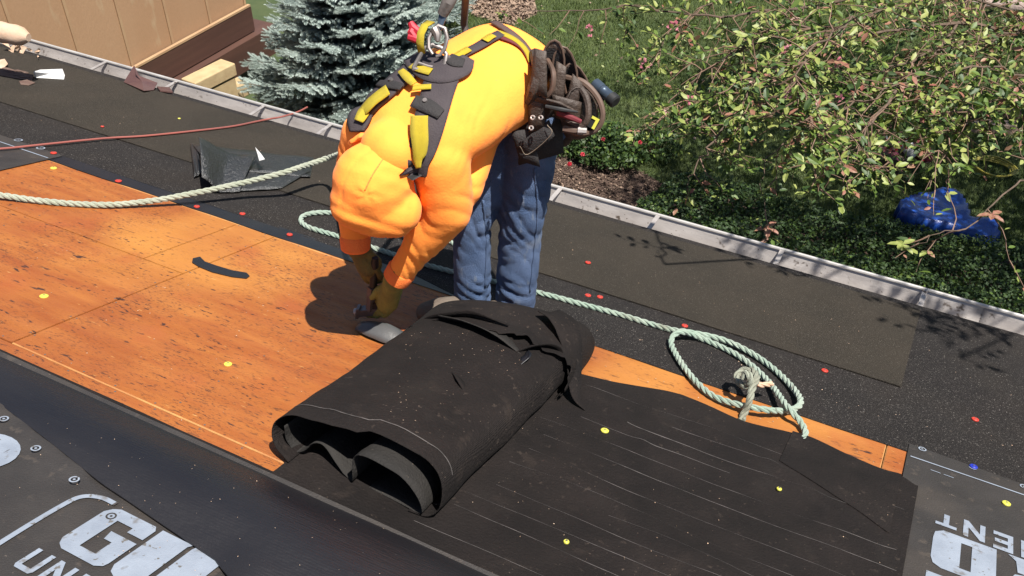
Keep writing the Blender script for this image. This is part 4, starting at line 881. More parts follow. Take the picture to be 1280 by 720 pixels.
for pts_ in ([(526, 52), (518, 48), (510, 46)], [(524, 40), (516, 34), (513, 28)], [(520, 48), (514, 40), (517, 33)]):
    mb = MB(); mb.tube([D(x, y, -.03) for x, y in pts_], [.010, .013, .009], 8); mb.build('red_clip', 'rose', HN)

# ---- tool belt
TB = empty('tool_belt', world_of(WK), None, None); TB.parent = WK; TB.location = (0, 0, 0); TB.name = 'tool_belt'
TJ = [tS, tJ]
A2 = lambda x, y, d: A(x, y, d-.10)
bd = 3.00                                           # depth of the pouches on the near hip
def tube_px(name, pts, r, mats, n=8, parent=TB):
    mb = MB(); C_ = cr([tuple(A2(*p)) for p in pts], 5); rr = [float(np.interp(i/(len(C_)-1), np.linspace(0, 1, len(r)), r)) for i in range(len(C_))] if isinstance(r, (list, tuple)) else r
    mb.tube([Vector(c) for c in C_], rr, n); return mb.build(name, mats, parent)
def pouch(name, rim, bottom, mats, trim_='leather2', back=(.05, .0), parent=TB):
    """open pocket: rim and bottom are loops of (x, y, depth)"""
    n = len(rim); Rm = [A2(*p) for p in rim]; Bt = [A2(*p) for p in bottom]; rows = []
    for j in range(7):
        t = j/6; rows.append([Rm[i].lerp(Bt[i], t)+(Rm[i]-sum(Rm, Vector())/n).normalized()*.016*math.sin(math.pi*min(1, t*1.15)) for i in range(n)])
    mb = MB(); mb.grid(rows, close=True); k = len(mb.v); mb.f.append(tuple(range(k-n, k))); mb.m.append(0)
    o = mb.build(name, mats, parent, fix=False); solid(o, .004, 0)
    m2 = MB(); n2 = [[Rm[i].lerp(Bt[i], t)*.97+sum(Rm, Vector())/n*(.03*(1-t))+sum(Bt, Vector())/n*(.03*t) for i in range(n)] for t in (.04, .5, .95)]; m2.grid(n2, close=True); m2.build('pouch_shade', 'ledark', parent, fix=False)  # dark inner shell standing in for the shade inside the shallow pocket
    return o
def oval(cx, cy, d, rx, ry, rot, dz=0, n=16):
    out = []
    for i in range(n):
        t = 2*math.pi*i/n; x = rx*math.cos(t); y = ry*math.sin(t); c, s = math.cos(rot), math.sin(rot); out.append((cx+x*c-y*s, cy+x*s+y*c, d+dz*math.sin(t)))
    return out
def panel(name, quad, mats, th=.006, parent=TB, sub=4):
    a, b, c, d = [A2(*q) for q in quad]; rows = [[a.lerp(b, s).lerp(d.lerp(c, s), t)+(camn*.006*math.sin(math.pi*s)*math.sin(math.pi*t)) for s in np.linspace(0, 1, sub+1)] for t in np.linspace(0, 1, sub+1)]
    mb = MB(); mb.grid(rows); o = mb.build(name, mats, parent, fix=False); solid(o, th, 0); return o
camn = (Vector(CAM)-A(680, 140, 3)).normalized()
# belt band round the waist
wrap('belt', TJ, [(668, 66), (673, 84), (670, 104), (662, 124)], [.014, .018, .018, .016], 'leather', TB, .010, .006, nw=4)
panel('belt_panel', [(654, 66, 3.0), (700, 74, 3.02), (738, 140, 3.08), (660, 150, 3.04)], 'leather', .01)
pouch('pouch', oval(690, 86, 2.93, 15, 36, .10, .05), oval(672, 150, 3.08, 10, 18, .5, .03), 'leather')
pouch('pouch', oval(706, 92, 2.95, 15, 34, -.12, .05), oval(690, 156, 3.13, 10, 18, .5, .03), 'leather')
pouch('pouch', oval(722, 112, 2.99, 15, 34, -.30, .05), oval(708, 166, 3.18, 10, 18, .3, .03), 'leather')
for cx, cy, d, rx, ry, ro in ((690, 86, 2.93, 15, 36, .10), (706, 92, 2.95, 15, 34, -.12), (722, 112, 2.99, 15, 34, -.30)):
    o_ = oval(cx, cy, d, rx, ry, ro, .05); mb = MB(); P_ = [A2(*p) for p in o_]; mb.tube(P_+[P_[0], P_[1]], .0036, 6, cap=False); mb.build('pouch_rim', 'leather2', TB)
tube_px('hanging_strap', [(668, 66, 2.96), (674, 88, 2.90), (668, 112, 2.91), (660, 128, 2.95)], [.016, .022, .022, .012], 'leather')
tube_px('hanging_strap', [(684, 74, 2.93), (692, 92, 2.88), (688, 116, 2.90), (672, 124, 2.93), (660, 120, 2.95)], [.007, .008, .008, .007, .006], 'leather2')
for q_ in ([(668, 60, 2.86), (683, 64, 2.85), (684, 122, 2.90), (662, 116, 2.90)], [(696, 76, 2.90), (708, 84, 2.89), (704, 128, 2.94), (688, 124, 2.93)], [(716, 92, 2.92), (728, 104, 2.92), (720, 140, 2.96), (706, 134, 2.95)], [(690, 118, 2.92), (728, 128, 2.94), (724, 160, 2.99), (694, 146, 2.97)]):
    panel('pouch_front', q_, 'leather', .005)
# grommeted tab
panel('tab', [(660, 118, 2.93), (680, 124, 2.92), (681, 160, 2.98), (661, 166, 2.99)], 'leather')
for x, y in ((666, 147), (676, 147), (664, 160)):
    mb = MB(); c = A2(x, y, 2.915); q = [c+(aa*math.cos(t)+camn.cross(aa)*math.sin(t))*.0068 for t in np.linspace(0, 2*math.pi, 13)]; mb.tube(q, .0024, 6, cap=False); mb.build('grommet', 'alu', TB)
panel('holster', [(686, 150, 2.97), (693, 170, 2.98), (658, 198, 3.05), (646, 182, 3.02)], 'ledark', .012)
tube_px('stitch_line', [(684, 156, 2.955), (689, 168, 2.96), (660, 193, 3.03), (650, 183, 3.00)], .0012, 'stitch', 5)
panel('under_panel', [(650, 140, 3.03), (700, 135, 3.06), (704, 190, 3.12), (648, 205, 3.12)], 'ledark', .02)
panel('under_panel', [(640, 165, 3.01), (665, 160, 3.0), (675, 208, 3.06), (650, 200, 3.05)], 'ledark', .012)
panel('divider', [(658, 117, 2.92), (700, 128, 2.90), (722, 140, 2.93), (668, 132, 2.95)], 'leather', .006)
# big loop on the far right holding a tape
tube_px('loop', [(706, 96, 2.98), (730, 104, 2.96), (748, 124, 2.96), (753, 146, 2.97), (744, 163, 2.99), (722, 167, 3.0), (706, 158, 3.0)], [.010, .011, .010, .009, .009, .009, .008], 'leather2')
tube_px('loop', [(716, 100, 2.94), (732, 120, 2.93), (735, 145, 2.94), (726, 158, 2.96), (708, 150, 2.97)], [.010, .011, .010, .009, .008], 'leather')
pouch('tape_pouch', oval(728, 136, 2.96, 18, 28, -.3, .04), oval(716, 158, 3.04, 12, 16, .2, .03), 'leather')
tube_px('clasp', [(704, 161, 2.97), (716, 163, 2.965), (722, 163, 2.965)], [.011, .012, .011], 'leather2'); tube_px('clasp', [(722, 163, 2.96), (733, 164, 2.96)], [.012, .010], 'alu')
tube_px('tool_handle', [(698, 140, 2.94), (712, 146, 2.93), (726, 152, 2.94)], [.012, .010, .007], 'maroon')
tube_px('tool_handle', [(682, 133, 2.92), (702, 137, 2.91), (722, 140, 2.92)], [.006, .007, .003], 'black')
# thing in the belt
TP = empty('tape_measure', A(741, 154, 3.0), 'yellow edged tape measure tucked in the large leather loop', 'tape measure')
c = A2(741, 153, 2.985); mb = MB(); mb.box(c, aa*.018, camn*.012, camn.cross(aa)*.022); mb.build('case', 'black', TP, smooth=False)
mb = MB(); mb.box(c+camn*.013+aa*.010, aa*.0055, camn*.003, camn.cross(aa)*.021); mb.box(c+camn*.013+camn.cross(aa)*(.016)-aa*.004, aa*.009, camn*.003, camn.cross(aa)*.005); mb.build('edge_band', 'yel', TP, smooth=False)
FL = empty('flashlight', A(758, 116, 3.05), 'dark steel-blue flashlight sticking out of the tool belt', 'flashlight')
f0, f1 = A2(743, 104, 3.02), A2(770, 128, 2.98); mb = MB(); fd_ = f1-f0
mb.tube([f0+fd_*t for t in (0, .02, .34, .35, .40, .41, .46, .47, .72, .74)], [.016, .0185, .0185, .0165, .0165, .0185, .0185, .018, .018, .019], 14); mb.build('barrel', 'flash', FL)
mb = MB(); mb.tube([f0+fd_*t for t in (.735, .75, .96, 1.0)], [.019, .021, .021, .016], 14); mb.build('head', 'black', FL)
tube_px('loop', [(752, 118, 3.02), (750, 128, 3.0), (744, 134, 3.0)], .010, 'leather')
# ------------------------------------------------------------------ neighbouring wall at the top left
WX = -8.0
HWg = empty('neighbour_building', (WX, 5.5, 0), 'beige panelled building with dark brown base boards beyond the gutter', 'building')
mb = MB(); mb.box((WX-2.0, 4.2, .2), (1.94, 0, 0), (0, 4.1, 0), (0, 0, .2)); mb.build('foundation', 'found', HWg, smooth=False)
ys = [-.2, .75, 1.42, 2.09, 2.76, 3.43, 4.10, 4.77, 5.36, 5.98, 6.58, 7.2, 7.82, 8.43]
for a, b in zip(ys, ys[1:]):
    mb = MB(); mb.box((WX-2, (a+b)/2, 2.75), (1.985, 0, 0), (0, (b-a)/2-.004, 0), (0, 0, 1.72)); mb.build('siding_panel', 'siding', HWg, smooth=False)
    mb = MB(); mb.box((WX-.008, b-.01, 2.75), (.008, 0, 0), (0, .016, 0), (0, 0, 1.69)); mb.build('batten', 'batten', HWg, smooth=False)
mb = MB(); mb.box((WX-1.9, 4.15, .93), (1.945, 0, 0), (0, 4.31, 0), (0, 0, .15)); mb.build('base_board', 'trim', HWg, smooth=False)
mb = MB(); mb.box((WX-1.8, 4.27, .59), (1.94, 0, 0), (0, 4.48, 0), (0, 0, .175)); mb.build('base_board', 'trim', HWg, smooth=False)
mb = MB(); mb.box((WX+.03, 4.1, 1.10), (.02, 0, 0), (0, 4.35, 0), (0, 0, .012)); mb.build('drip_cap', 'batten', HWg, smooth=False)
mb = MB(); mb.box((WX-2, 4.1, 4.55), (2.2, 0, 0), (0, 4.5, 0), (0, 0, .08)); mb.build('roof_slab', 'trim', HWg, smooth=False)
for i, (x, y, z, ln) in enumerate(((262, 96, .50, 'pale tan block leaning against the brown base boards, upper one'), (284, 118, .16, 'pale tan block lower down behind the gutter beside the spruce'))):
    r_ = ray(x, y); c = Vector(r_*((WX+.42-.05*i)/r_[0])+CAM); mb = MB(); d_ = Vector((.10, .99, 0)); s_ = Vector((.99, -.10, 0)); mb.box(c, d_*.30, s_*.115, Vector((0, 0, .075))); o = mb.build('landscape_block', 'block', smooth=False)
    bv = o.modifiers.new('b', 'BEVEL'); bv.width = .012; bv.segments = 2; tag(o, ln, 'block')
    if i == 0:
        mb = MB(); mb.box((c.x, c.y, c.z/2-.04), d_*.27, s_*.10, (0, 0, c.z/2-.05)); tag(mb.build('block_stack', 'block', smooth=False), 'shaded tan block pile under the upper pale block by the brown boards', 'block')
# ------------------------------------------------------------------ leaf clouds with numpy
def quads(P, size, tilt=1.0, asp=.55, upb=.0):
    """one leaf-shaped quad (kite) per point"""
    n = len(P); a = rng.normal(size=(n, 3)); a[:, 2] *= tilt; a /= np.linalg.norm(a, axis=1)[:, None]
    b = rng.normal(size=(n, 3)); b[:, 2] *= tilt; b -= a*(a*b).sum(1)[:, None]; b /= np.linalg.norm(b, axis=1)[:, None]
    s = (np.ones(n)*size*rng.uniform(.6, 1.25, n))[:, None]
    V = np.stack([P-a*s, P+b*s*asp+a*s*.05, P+a*s, P-b*s*asp+a*s*.05], 1).reshape(-1, 3)
    return V, np.arange(n*4).reshape(n, 4)
def inpoly(x, y, poly):
    ins = np.zeros(len(x), bool); n = len(poly)
    for i in range(n):
        (x0, y0), (x1, y1) = poly[i], poly[(i+1) % n]
        ins ^= ((y0 > y) != (y1 > y)) & (x < (x1-x0)*(y-y0)/(y1-y0+1e-12)+x0)
    return ins
def gpoly(pts): return [tuple(atz(x, y)[:2]) for x, y in pts]
def scatter(poly, n, margin=0):
    p = np.array(poly); lo, hi = p.min(0), p.max(0); out = np.zeros((0, 2))
    while len(out) < n:
        q = rng.uniform(lo, hi, (n*2, 2)); q = q[inpoly(q[:, 0], q[:, 1], poly)]; out = np.vstack([out, q])
    return out[:n]
def nz(xy, s, o=0): return np.array([fb(a*s, b*s, o) for a, b in xy])
bedpx = [(640, 175), (700, 195), (745, 205), (800, 215), (842, 238), (850, 262), (840, 330), (640, 300), (560, 200)]
covpx = [(800, 262), (845, 232), (900, 242), (960, 262), (1030, 282), (1110, 292), (1180, 312), (1290, 330), (1420, 380), (1500, 560), (1100, 520), (760, 330)]
litpx = [(560, -60), (700, -60), (668, 0), (672, 18), (640, 34), (590, 20)]
bed, cov, lit_ = gpoly(bedpx), gpoly(covpx), gpoly(litpx)
def flat(name, poly, z, mats, kind='structure'):
    mb = MB(); n = len(poly); c = np.mean(poly, axis=0); rr_ = []
    for i in range(n):
        a, b = np.array(poly[i]), np.array(poly[(i+1) % n])
        for t in np.linspace(0, 1, 6)[:-1]:
            q = a+(b-a)*t; q = q+(q-c)*.02*fb(q[0]*3, q[1]*3); rr_.append((q[0], q[1], z))
    mb.add(rr_, [tuple(range(len(rr_)))]); return tag(mb.build(name, mats, smooth=False, fix=False), kind=kind)
flat('mulch_bed', bed, .004, 'mulch'); flat('ground_cover_soil', cov, .008, 'mulch'); flat('leaf_litter_soil', lit_, .012, 'mulch2')
# mulch chips
xy = scatter(bed, 9000); P = np.column_stack([xy, rng.uniform(.008, .03, len(xy))]); V, Fq = quads(P, .018, .35, .45); tag(npmesh('mulch_chips', V, Fq, ['mulch', 'bark', 'mulch2'], rng.choice([0, 0, 0, 0, 1, 1, 2], len(Fq))), kind='stuff')
xy = scatter(lit_, 5000); P = np.column_stack([xy, rng.uniform(.014, .06, len(xy))]); V, Fq = quads(P, .035, .5, .5); tag(npmesh('leaf_litter', V, Fq, ['mulch2', 'mulch'], rng.choice([0, 0, 0, 1], len(Fq))), kind='stuff')
# ground cover
xy = scatter(cov, 60000); hgt = .16+.10*nz(xy, 1.3)+.07*nz(xy, 4)+.05; P = np.column_stack([xy, hgt*rng.uniform(.3, 1, len(xy))**.5]); V, Fq = quads(P, .021, .6, .6)
tag(npmesh('ground_cover', V, Fq, ['gcov', 'leafd', 'leafg'], rng.choice([0, 0, 0, 0, 1, 1, 2], len(Fq), p=None)), kind='stuff')
# grass blades over the part of the lawn in view
lawnpoly = gpoly([(480, -30), (1420, -30), (1420, 330), (820, 300), (560, 200)])
xy = scatter(lawnpoly, 190000); keep = ~(inpoly(xy[:, 0], xy[:, 1], bed) | inpoly(xy[:, 0], xy[:, 1], cov) | inpoly(xy[:, 0], xy[:, 1], lit_)); xy = xy[keep]
n = len(xy); hh = rng.uniform(.03, .075, n); an = rng.uniform(0, 6.283, n); ln = rng.normal(0, .022, (n, 2)); w_ = .0055
V = np.stack([np.column_stack([xy[:, 0]-np.cos(an)*w_, xy[:, 1]-np.sin(an)*w_, np.zeros(n)]), np.column_stack([xy[:, 0]+np.cos(an)*w_, xy[:, 1]+np.sin(an)*w_, np.zeros(n)]), np.column_stack([xy+ln, hh])], 1).reshape(-1, 3)
tag(npmesh('grass', V, np.arange(n*3).reshape(n, 3), ['grass']), kind='stuff')
# dry leaves dropped on the lawn
xy = scatter(gpoly([(640, 0), (1280, 0), (1280, 240), (860, 220)]), 260); P = np.column_stack([xy, np.full(len(xy), .05)]); V, Fq = quads(P, .028, .5, .6); tag(npmesh('fallen_leaves', V, Fq, ['mulch2', 'leafy'], rng.choice([0, 1], len(Fq))), kind='stuff')

# ------------------------------------------------------------------ blue spruce
def shoot_template(n=36, L_=.080, r=.026):
    V = []; 
    for i in range(n):
        t = (i+.5)/n; a = i*2.4; d = np.array([math.cos(a), math.sin(a), .55]); d /= np.linalg.norm(d); p = np.array([0, 0, t*L_]); q = p+d*r*(1.1-.35*t); s = np.cross(d, [0, 0, 1.]); s = s/np.linalg.norm(s)*.005
        V += [p-s, p+s, q]
    V += [np.array([-.004, 0, L_*.9]), np.array([.004, 0, L_*.9]), np.array([0, 0, L_+r*.8])]
    return np.array(V).reshape(-1, 3, 3)
ST = shoot_template()
def shoots(P, D, sc):
    n = len(P); D = D/np.linalg.norm(D, axis=1)[:, None]; ref = rng.normal(size=(n, 3)); A_ = np.cross(D, ref); A_ /= np.linalg.norm(A_, axis=1)[:, None]; B_ = np.cross(D, A_)
    T = ST.reshape(-1, 3)*1.0; V = (P[:, None, :]+sc[:, None, None]*(T[None, :, 0:1]*A_[:, None]+T[None, :, 1:2]*B_[:, None]+T[None, :, 2:3]*D[:, None]))
    return V.reshape(-1, 3)
def spruce(base, H, Rb, nb, label):
    base = Vector(base); root = empty('blue_spruce', base, label, 'tree', 'blue spruces')
    mb = MB(); mb.tube([base+Vector((.02*fb(z, 1)*z, .02*fb(z, 5)*z, z*H/6)) for z in range(7)], [.08, .07, .055, .042, .03, .018, .006], 9); mb.build('trunk', 'bark', root)
    P = []; D = []; S_ = []; br = MB(); r_ = random.Random(11+int(abs(base.x)*10))
    for k in range(nb):
        t = (k+.5)/nb; z = H*(.08+.90*t); L_ = Rb*(1-t)**.8*r_.uniform(.8, 1.12)+.10; az = k*2.39996+r_.uniform(-.3, .3); el0 = -.12+.75*t
        p0 = base+Vector((0, 0, z)); dr_ = Vector((math.cos(az), math.sin(az), el0)).normalized(); pts = []
        for j in range(7): s = j/6; pts.append(p0+dr_*L_*s+Vector((0, 0, -.10*L_*math.sin(s*2.2)+.10*L_*s*s)))
        br.tube(pts, [.013*(1-.8*j/6) for j in range(7)], 5)
        side = dr_.cross(Vector((0, 0, 1))).normalized(); m_ = int(4+L_*15)
        for j in range(m_):
            s = .22+.78*(j+r_.random()*.6)/m_; q = p0+dr_*L_*s+Vector((0, 0, -.10*L_*math.sin(s*2.2)+.10*L_*s*s))
            for sg in (-1, 1):
                tl = (.10+.30*L_*(1-s)*1.1+.05)*r_.uniform(.7, 1.15); td = (dr_*.75+side*sg*r_.uniform(.6, 1)+Vector((0, 0, r_.uniform(-.15, .22)))).normalized(); ns = max(1, int(tl/.05))
                for i in range(ns):
                    qq = q+td*tl*(i+.4)/ns
                    P.append(qq); D.append(td+Vector((0, 0, .15))); S_.append(r_.uniform(.8, 1.15))
                    if i % 2 == 0:
                        for sg2 in (-1, 1): P.append(qq); D.append(td*.8+side*sg2*.5*r_.uniform(.6, 1.4)+Vector((0, 0, r_.uniform(0, .4)))); S_.append(r_.uniform(.6, .95))
        P.append(pts[-1]); D.append(dr_); S_.append(1.1)
    br.build('branches', 'bark', root)
    P = np.array([tuple(p) for p in P]); D = np.array([tuple(p) for p in D]); S_ = np.array(S_)
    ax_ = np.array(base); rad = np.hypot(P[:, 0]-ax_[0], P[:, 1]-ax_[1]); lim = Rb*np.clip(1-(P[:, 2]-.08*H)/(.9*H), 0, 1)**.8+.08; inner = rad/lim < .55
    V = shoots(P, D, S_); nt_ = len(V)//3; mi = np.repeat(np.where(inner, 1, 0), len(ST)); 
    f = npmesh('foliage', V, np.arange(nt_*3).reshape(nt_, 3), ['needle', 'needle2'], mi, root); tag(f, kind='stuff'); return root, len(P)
g_ = atz(455, 172); r1, n1 = spruce((-5.95, 7.85, 0), 2.5, 1.36, 150, 'pale blue spruce standing between the beige wall and the worker')
r2, n2 = spruce((-7.35, 10.6, 0), 2.3, 1.15, 70, 'second blue spruce farther back, behind the nearer one at the top edge')

# ------------------------------------------------------------------ flowering crab apple reaching in from the right
TREE = empty('crabapple_tree', (3.3, 8.6, 0), 'leafy crabapple tree reaching in from the right above the lawn', 'tree')
mb = MB(); tk = [(3.3, 8.6, 0), (3.25, 8.5, .8), (3.1, 8.3, 1.7), (2.9, 8.1, 2.6), (2.6, 7.9, 3.5)]
mb.tube([Vector(p) for p in cr(tk, 5)], [.13-.07*i/20 for i in range(21)], 12); mb.build('trunk', 'bark', TREE)
limbs = []      # polylines in world space
def L3(*pp): return [Vector(p) if len(p) == 3 and not isinstance(p[0], str) else p for p in pp]
T0 = Vector((3.0, 8.2, 2.3))
def pl(*q): return [tuple(A(x, y, d)) for x, y, d in q]
limb_px = [
 [(1480, 120, 7.4), (1330, 60, 6.9), (1200, 30, 6.5), (1060, 50, 6.3), (960, 90, 6.1), (880, 130, 6.0)],
 [(1480, 160, 7.2), (1350, 110, 6.5), (1230, 85, 6.0), (1120, 110, 5.7), (1030, 150, 5.5), (960, 200, 5.3), (958, 262, 5.2)],
 [(1490, 60, 7.6), (1340, -10, 7.0), (1180, -20, 6.8), (1020, 5, 6.7), (900, 20, 6.7), (780, 8, 6.9), (640, 14, 7.2)],
 [(1330, 60, 6.9), (1230, 0, 6.2), (1120, 5, 5.6), (1040, 40, 5.2), (1000, 90, 5.0), (1020, 160, 4.9), (1018, 215, 4.9)],
 [(1490, 210, 6.8), (1400, 190, 6.2), (1320, 200, 5.6), (1270, 235, 5.1), (1200, 285, 5.0), (1150, 300, 4.9)],
 [(1480, 20, 7.8), (1340, -60, 7.4), (1200, -70, 7.2), (1050, -40, 7.1), (920, -10, 7.1), (850, 30, 7.1), (810, 80, 7.1)],
 [(1200, 30, 6.5), (1150, 90, 6.2), (1120, 150, 6.0), (1060, 190, 5.9)],
 [(1060, 50, 6.3), (990, 30, 6.3), (930, 60, 6.3), (870, 100, 6.4), (830, 150, 6.4)],
 [(1400, 190, 6.2), (1330, 130, 5.9), (1260, 120, 5.8), (1200, 150, 5.8), (1170, 190, 5.8)],
 [(960, 90, 6.1), (905, 160, 5.9), (870, 205, 5.8), (860, 235, 5.8)],
 [(1340, -10, 7.0), (1270, 40, 6.4), (1180, 60, 6.1), (1100, 90, 6.0), (1010, 95, 6.0), (930, 150, 5.9)],
 [(1120, 110, 5.7), (1080, 170, 5.5), (1062, 225, 5.4)],
]
def A_py(p):
    c = (np.array(p)-CAM)@M; return c[1]/c[2]*F+360
leafP = []; leafD = []; leafN = []; leafC = []; rt = random.Random(21)
mbr = MB(); mtw = MB(); mtr = MB()
ys_ = np.array([0, 1, 2])
def addleaf(p, d, k, s=1.0): leafP.append(tuple(p)); leafD.append((*tuple(d), s)); leafC.append(k)
flowers = []
def leafkind(redness=.08):
    q = rt.random()
    return 3 if q < redness*.7 else (0 if q < .38 else (1 if q < .74 else 2))
def twig(p, d, L_, red=.08, dens=1.0):
    if p[1] < 7.2 and p[2] < 4 and fb(p[0], p[1], p[2], 1.9) < -.10: dens *= .25
    red = red*(2.6 if fb(p[0]+7, p[1], p[2], 1.4) > .15 else .8)
    pts = [p]; q = Vector(p); dd_ = Vector(d).normalized(); m_ = max(3, int(L_/.07))
    for j in range(m_):
        dd_ = (dd_+Vector((rt.gauss(0, .22), rt.gauss(0, .22), rt.gauss(-.05, .18)))).normalized(); q = q+dd_*L_/m_; pts.append(q.copy())
    mtw.tube(pts, [.0045*(1-.7*j/m_) for j in range(m_+1)], 4)
    for j in range(1, m_+1):
        for _ in range(rt.choice([2, 3, 3, 4, 5])):
            if rt.random() > dens: continue
            o = (dd_*.4+Vector((rt.gauss(0, .8), rt.gauss(0, .8), rt.gauss(-.05, .5)))).normalized(); addleaf(pts[j]+o*.012, o, leafkind(red), rt.uniform(.5, 1.35))
    return pts
limbs_w = [[Vector(c) for c in cr(pl(*l), 6)] for l in limb_px]
for li, c_ in enumerate(limbs_w):
    m_ = len(c_); r0 = .018 if li in (0, 2, 5) else .010
    if li < 3 or li in (4, 5): mbr.tube([T0 if li != 4 else Vector((3.1, 8.3, 1.7)), c_[0]], [.05, r0*1.3], 8)
    c2 = [p+Vector((rt.gauss(0, .012), rt.gauss(0, .012), rt.gauss(0, .012))) for p in c_]; mbr.tube(c2, [r0*(1-.85*i/(m_-1)) for i in range(m_)], 6)
    thin = li in (2,)
    for i in range(2, m_):
        t = i/(m_-1); den = 2 if not thin or t < .5 else 1
        low_ = A_py(c2[i])
        for _ in range((den+(1 if rt.random() < .5 else 0)) if low_ < 190 else (1 if rt.random() < .35 else 0)):
            if thin and t > .6 and rt.random() < .35: continue
            dirn = (c2[i]-c2[i-1]).normalized(); d = (dirn*.5+Vector((rt.gauss(0, .7), rt.gauss(0, .7), rt.gauss(-.1, .55)))).normalized()
            L_ = rt.uniform(.15, .48)*(1.1-.4*t); pts = twig(c2[i], d, L_, .07 if li not in (1, 3) else .15, .9 if not (thin and t > .5) else .55)
            if rt.random() < .75:
                k = rt.randrange(1, len(pts)); twig(pts[k], (d+Vector((rt.gauss(0, .8), rt.gauss(0, .8), rt.gauss(-.3, .5)))).normalized(), L_*.6, .1, .9)
    twig(c2[-1], c2[-1]-c2[-2], .16, .4)
# limbs that hang over the roof, above the picture: they cast the branch shadows
def over(u, v, t): return R(u, v, 0)+SUN*t
cast = [((820, 285), (835, 335), 2.3, .5), ((900, 285), (985, 345), 2.9, 1.4), ((1080, 330), (1250, 420), 3.0, 2.6), ((1130, 380), (1210, 450), 3.2, 1.8)]
for (a, b, t, dn_) in cast:
    p0 = over(*uv(*a), t); p1 = over(*uv(*b), t); c_ = [p0.lerp(p1, s)+Vector((rt.gauss(0, .03), rt.gauss(0, .03), rt.gauss(0, .05))) for s in np.linspace(0, 1, 8)]
    st_w = Vector((2.9, 5.4, 4.6)); mbr.tube([T0+Vector((0, 0, 1.1)), st_w, c_[0]] if False else [Vector((2.6, 7.9, 3.5)), Vector((2.9, 6.2, 4.9)), c_[-1], c_[-2]], [.03, .018, .008, .007], 6); mbr.tube(c_, .006, 5)
    for i in range(8):
        for _ in range(int(dn_+rt.random())): twig(c_[i], Vector((rt.gauss(0, 1), rt.gauss(0, 1), rt.gauss(0, .4))), rt.uniform(.10, .24), .1, .75)
# canopy farther right, out of the frame, that shades the ground cover and the lawn
for _ in range(760):
    x, y, z = (rt.uniform(1.9, 4.8), rt.uniform(5.6, 10.5), rt.uniform(2.6, 4.4)) if _ < 110 else (rt.uniform(-1.2, 3.8), rt.uniform(7.4, 12.5), rt.uniform(3.9, 5.4))
    twig(Vector((x, y, z)), Vector((rt.gauss(0, 1), rt.gauss(0, 1), rt.gauss(0, .4))), rt.uniform(.4, .8), .05, 1)
    for _k in range(3): twig(Vector((x+rt.gauss(0, .2), y+rt.gauss(0, .2), z+rt.gauss(0, .15))), Vector((rt.gauss(0, 1), rt.gauss(0, 1), rt.gauss(0, .4))), rt.uniform(.3, .6), .05, 1)
for _ in range(90):                            # deeper, mostly shaded inner twigs
    q = A(rt.uniform(890, 1330), rt.uniform(-40, 200), rt.uniform(7.2, 9.6))
    twig(q, Vector((rt.gauss(0, 1), rt.gauss(0, 1), rt.gauss(0, .5))), rt.uniform(.3, .6), .08, 1)
for q in ((-2.0, 9.9, 4.5), (-2.7, 9.5, 4.7), (-.75, 10.7, 4.5), (-.2, 11.2, 4.7), (.4, 10.0, 4.6), (1.2, 8.4, 4.9), (1.6, 11.5, 5.0), (2.8, 9.6, 5.2)):  # limbs added to carry the unseen canopy that shades the lawn
    mbr.tube([Vector(p) for p in cr([(2.7, 8.0, 3.2), (2.2, 8.7, 4.3), tuple((np.array([2.2, 8.7, 4.6])+np.array(q))/2), q], 5)], [.05-.0028*i for i in range(16)], 6)
for q, sp_, n_ in (((-2.0, 9.9, 4.5), .40, 44), ((-2.8, 9.5, 4.7), .3, 16), ((-2.2, 11.6, 4.8), .3, 10), ((-.75, 10.7, 4.5), .42, 34), ((-.15, 11.3, 4.7), .4, 26), ((.35, 9.9, 4.6), .6, 40)):  # unseen leaf clusters added above the frame to shade patches of lawn
    for _ in range(n_): twig(Vector(q)+Vector((rt.gauss(0, sp_), rt.gauss(0, sp_*.7), rt.gauss(0, .12))), Vector((rt.gauss(0, 1), rt.gauss(0, 1), rt.gauss(0, .4))), rt.uniform(.3, .6), .05, 1)
mbr.build('limbs', 'bark', TREE)
tag(mtw.build('twigs', 'twig', TREE), kind='stuff')
# leaf mesh: folded pointed oval, 6 triangles
def leafgeo():
    return np.array([(0, 0, 0), (.35, .23, .055), (.35, -.23, .055), (.45, 0, 0), (.75, .17, .03), (.75, -.17, .03), (1, 0, -.06)]), [(0, 3, 1), (0, 2, 3), (1, 3, 4), (2, 5, 3), (3, 6, 4), (3, 5, 6)]
LV, LF = leafgeo(); LL = .055
LP_ = np.array(leafP); LD = np.array(leafD); LC = np.array(leafC); n = len(LP_)
Dn = LD[:, :3]; sc = LD[:, 3]*LL; ref = np.tile([0, 0, 1.], (n, 1))+rng.normal(0, .45, (n, 3)); B_ = np.cross(ref, Dn); B_ /= np.linalg.norm(B_, axis=1)[:, None]; N_ = np.cross(Dn, B_)
cc = (LP_-CAM)@M; px_ = cc[:, 0]/cc[:, 2]*F+640; py_ = cc[:, 1]/cc[:, 2]*F+360
vis = (cc[:, 2] > .5) & (px_ > 0) & (px_ < 1280) & (py_ > 0) & (py_ < 330)
score = np.where(vis, sc/cc[:, 2]*F, 0); top = np.argsort(-score)[:300]; big = np.zeros(n, bool); big[top] = True
names = ['leafg', 'leafy', 'leafd', 'leafr']; lmesh = []
for k in range(4):
    me = bpy.data.meshes.new('leaf'); me.from_pydata([tuple(v) for v in LV], [], LF); me.materials.append(MT[names[k]]); me.update(); lmesh.append(me)
tl = world_of(TREE)
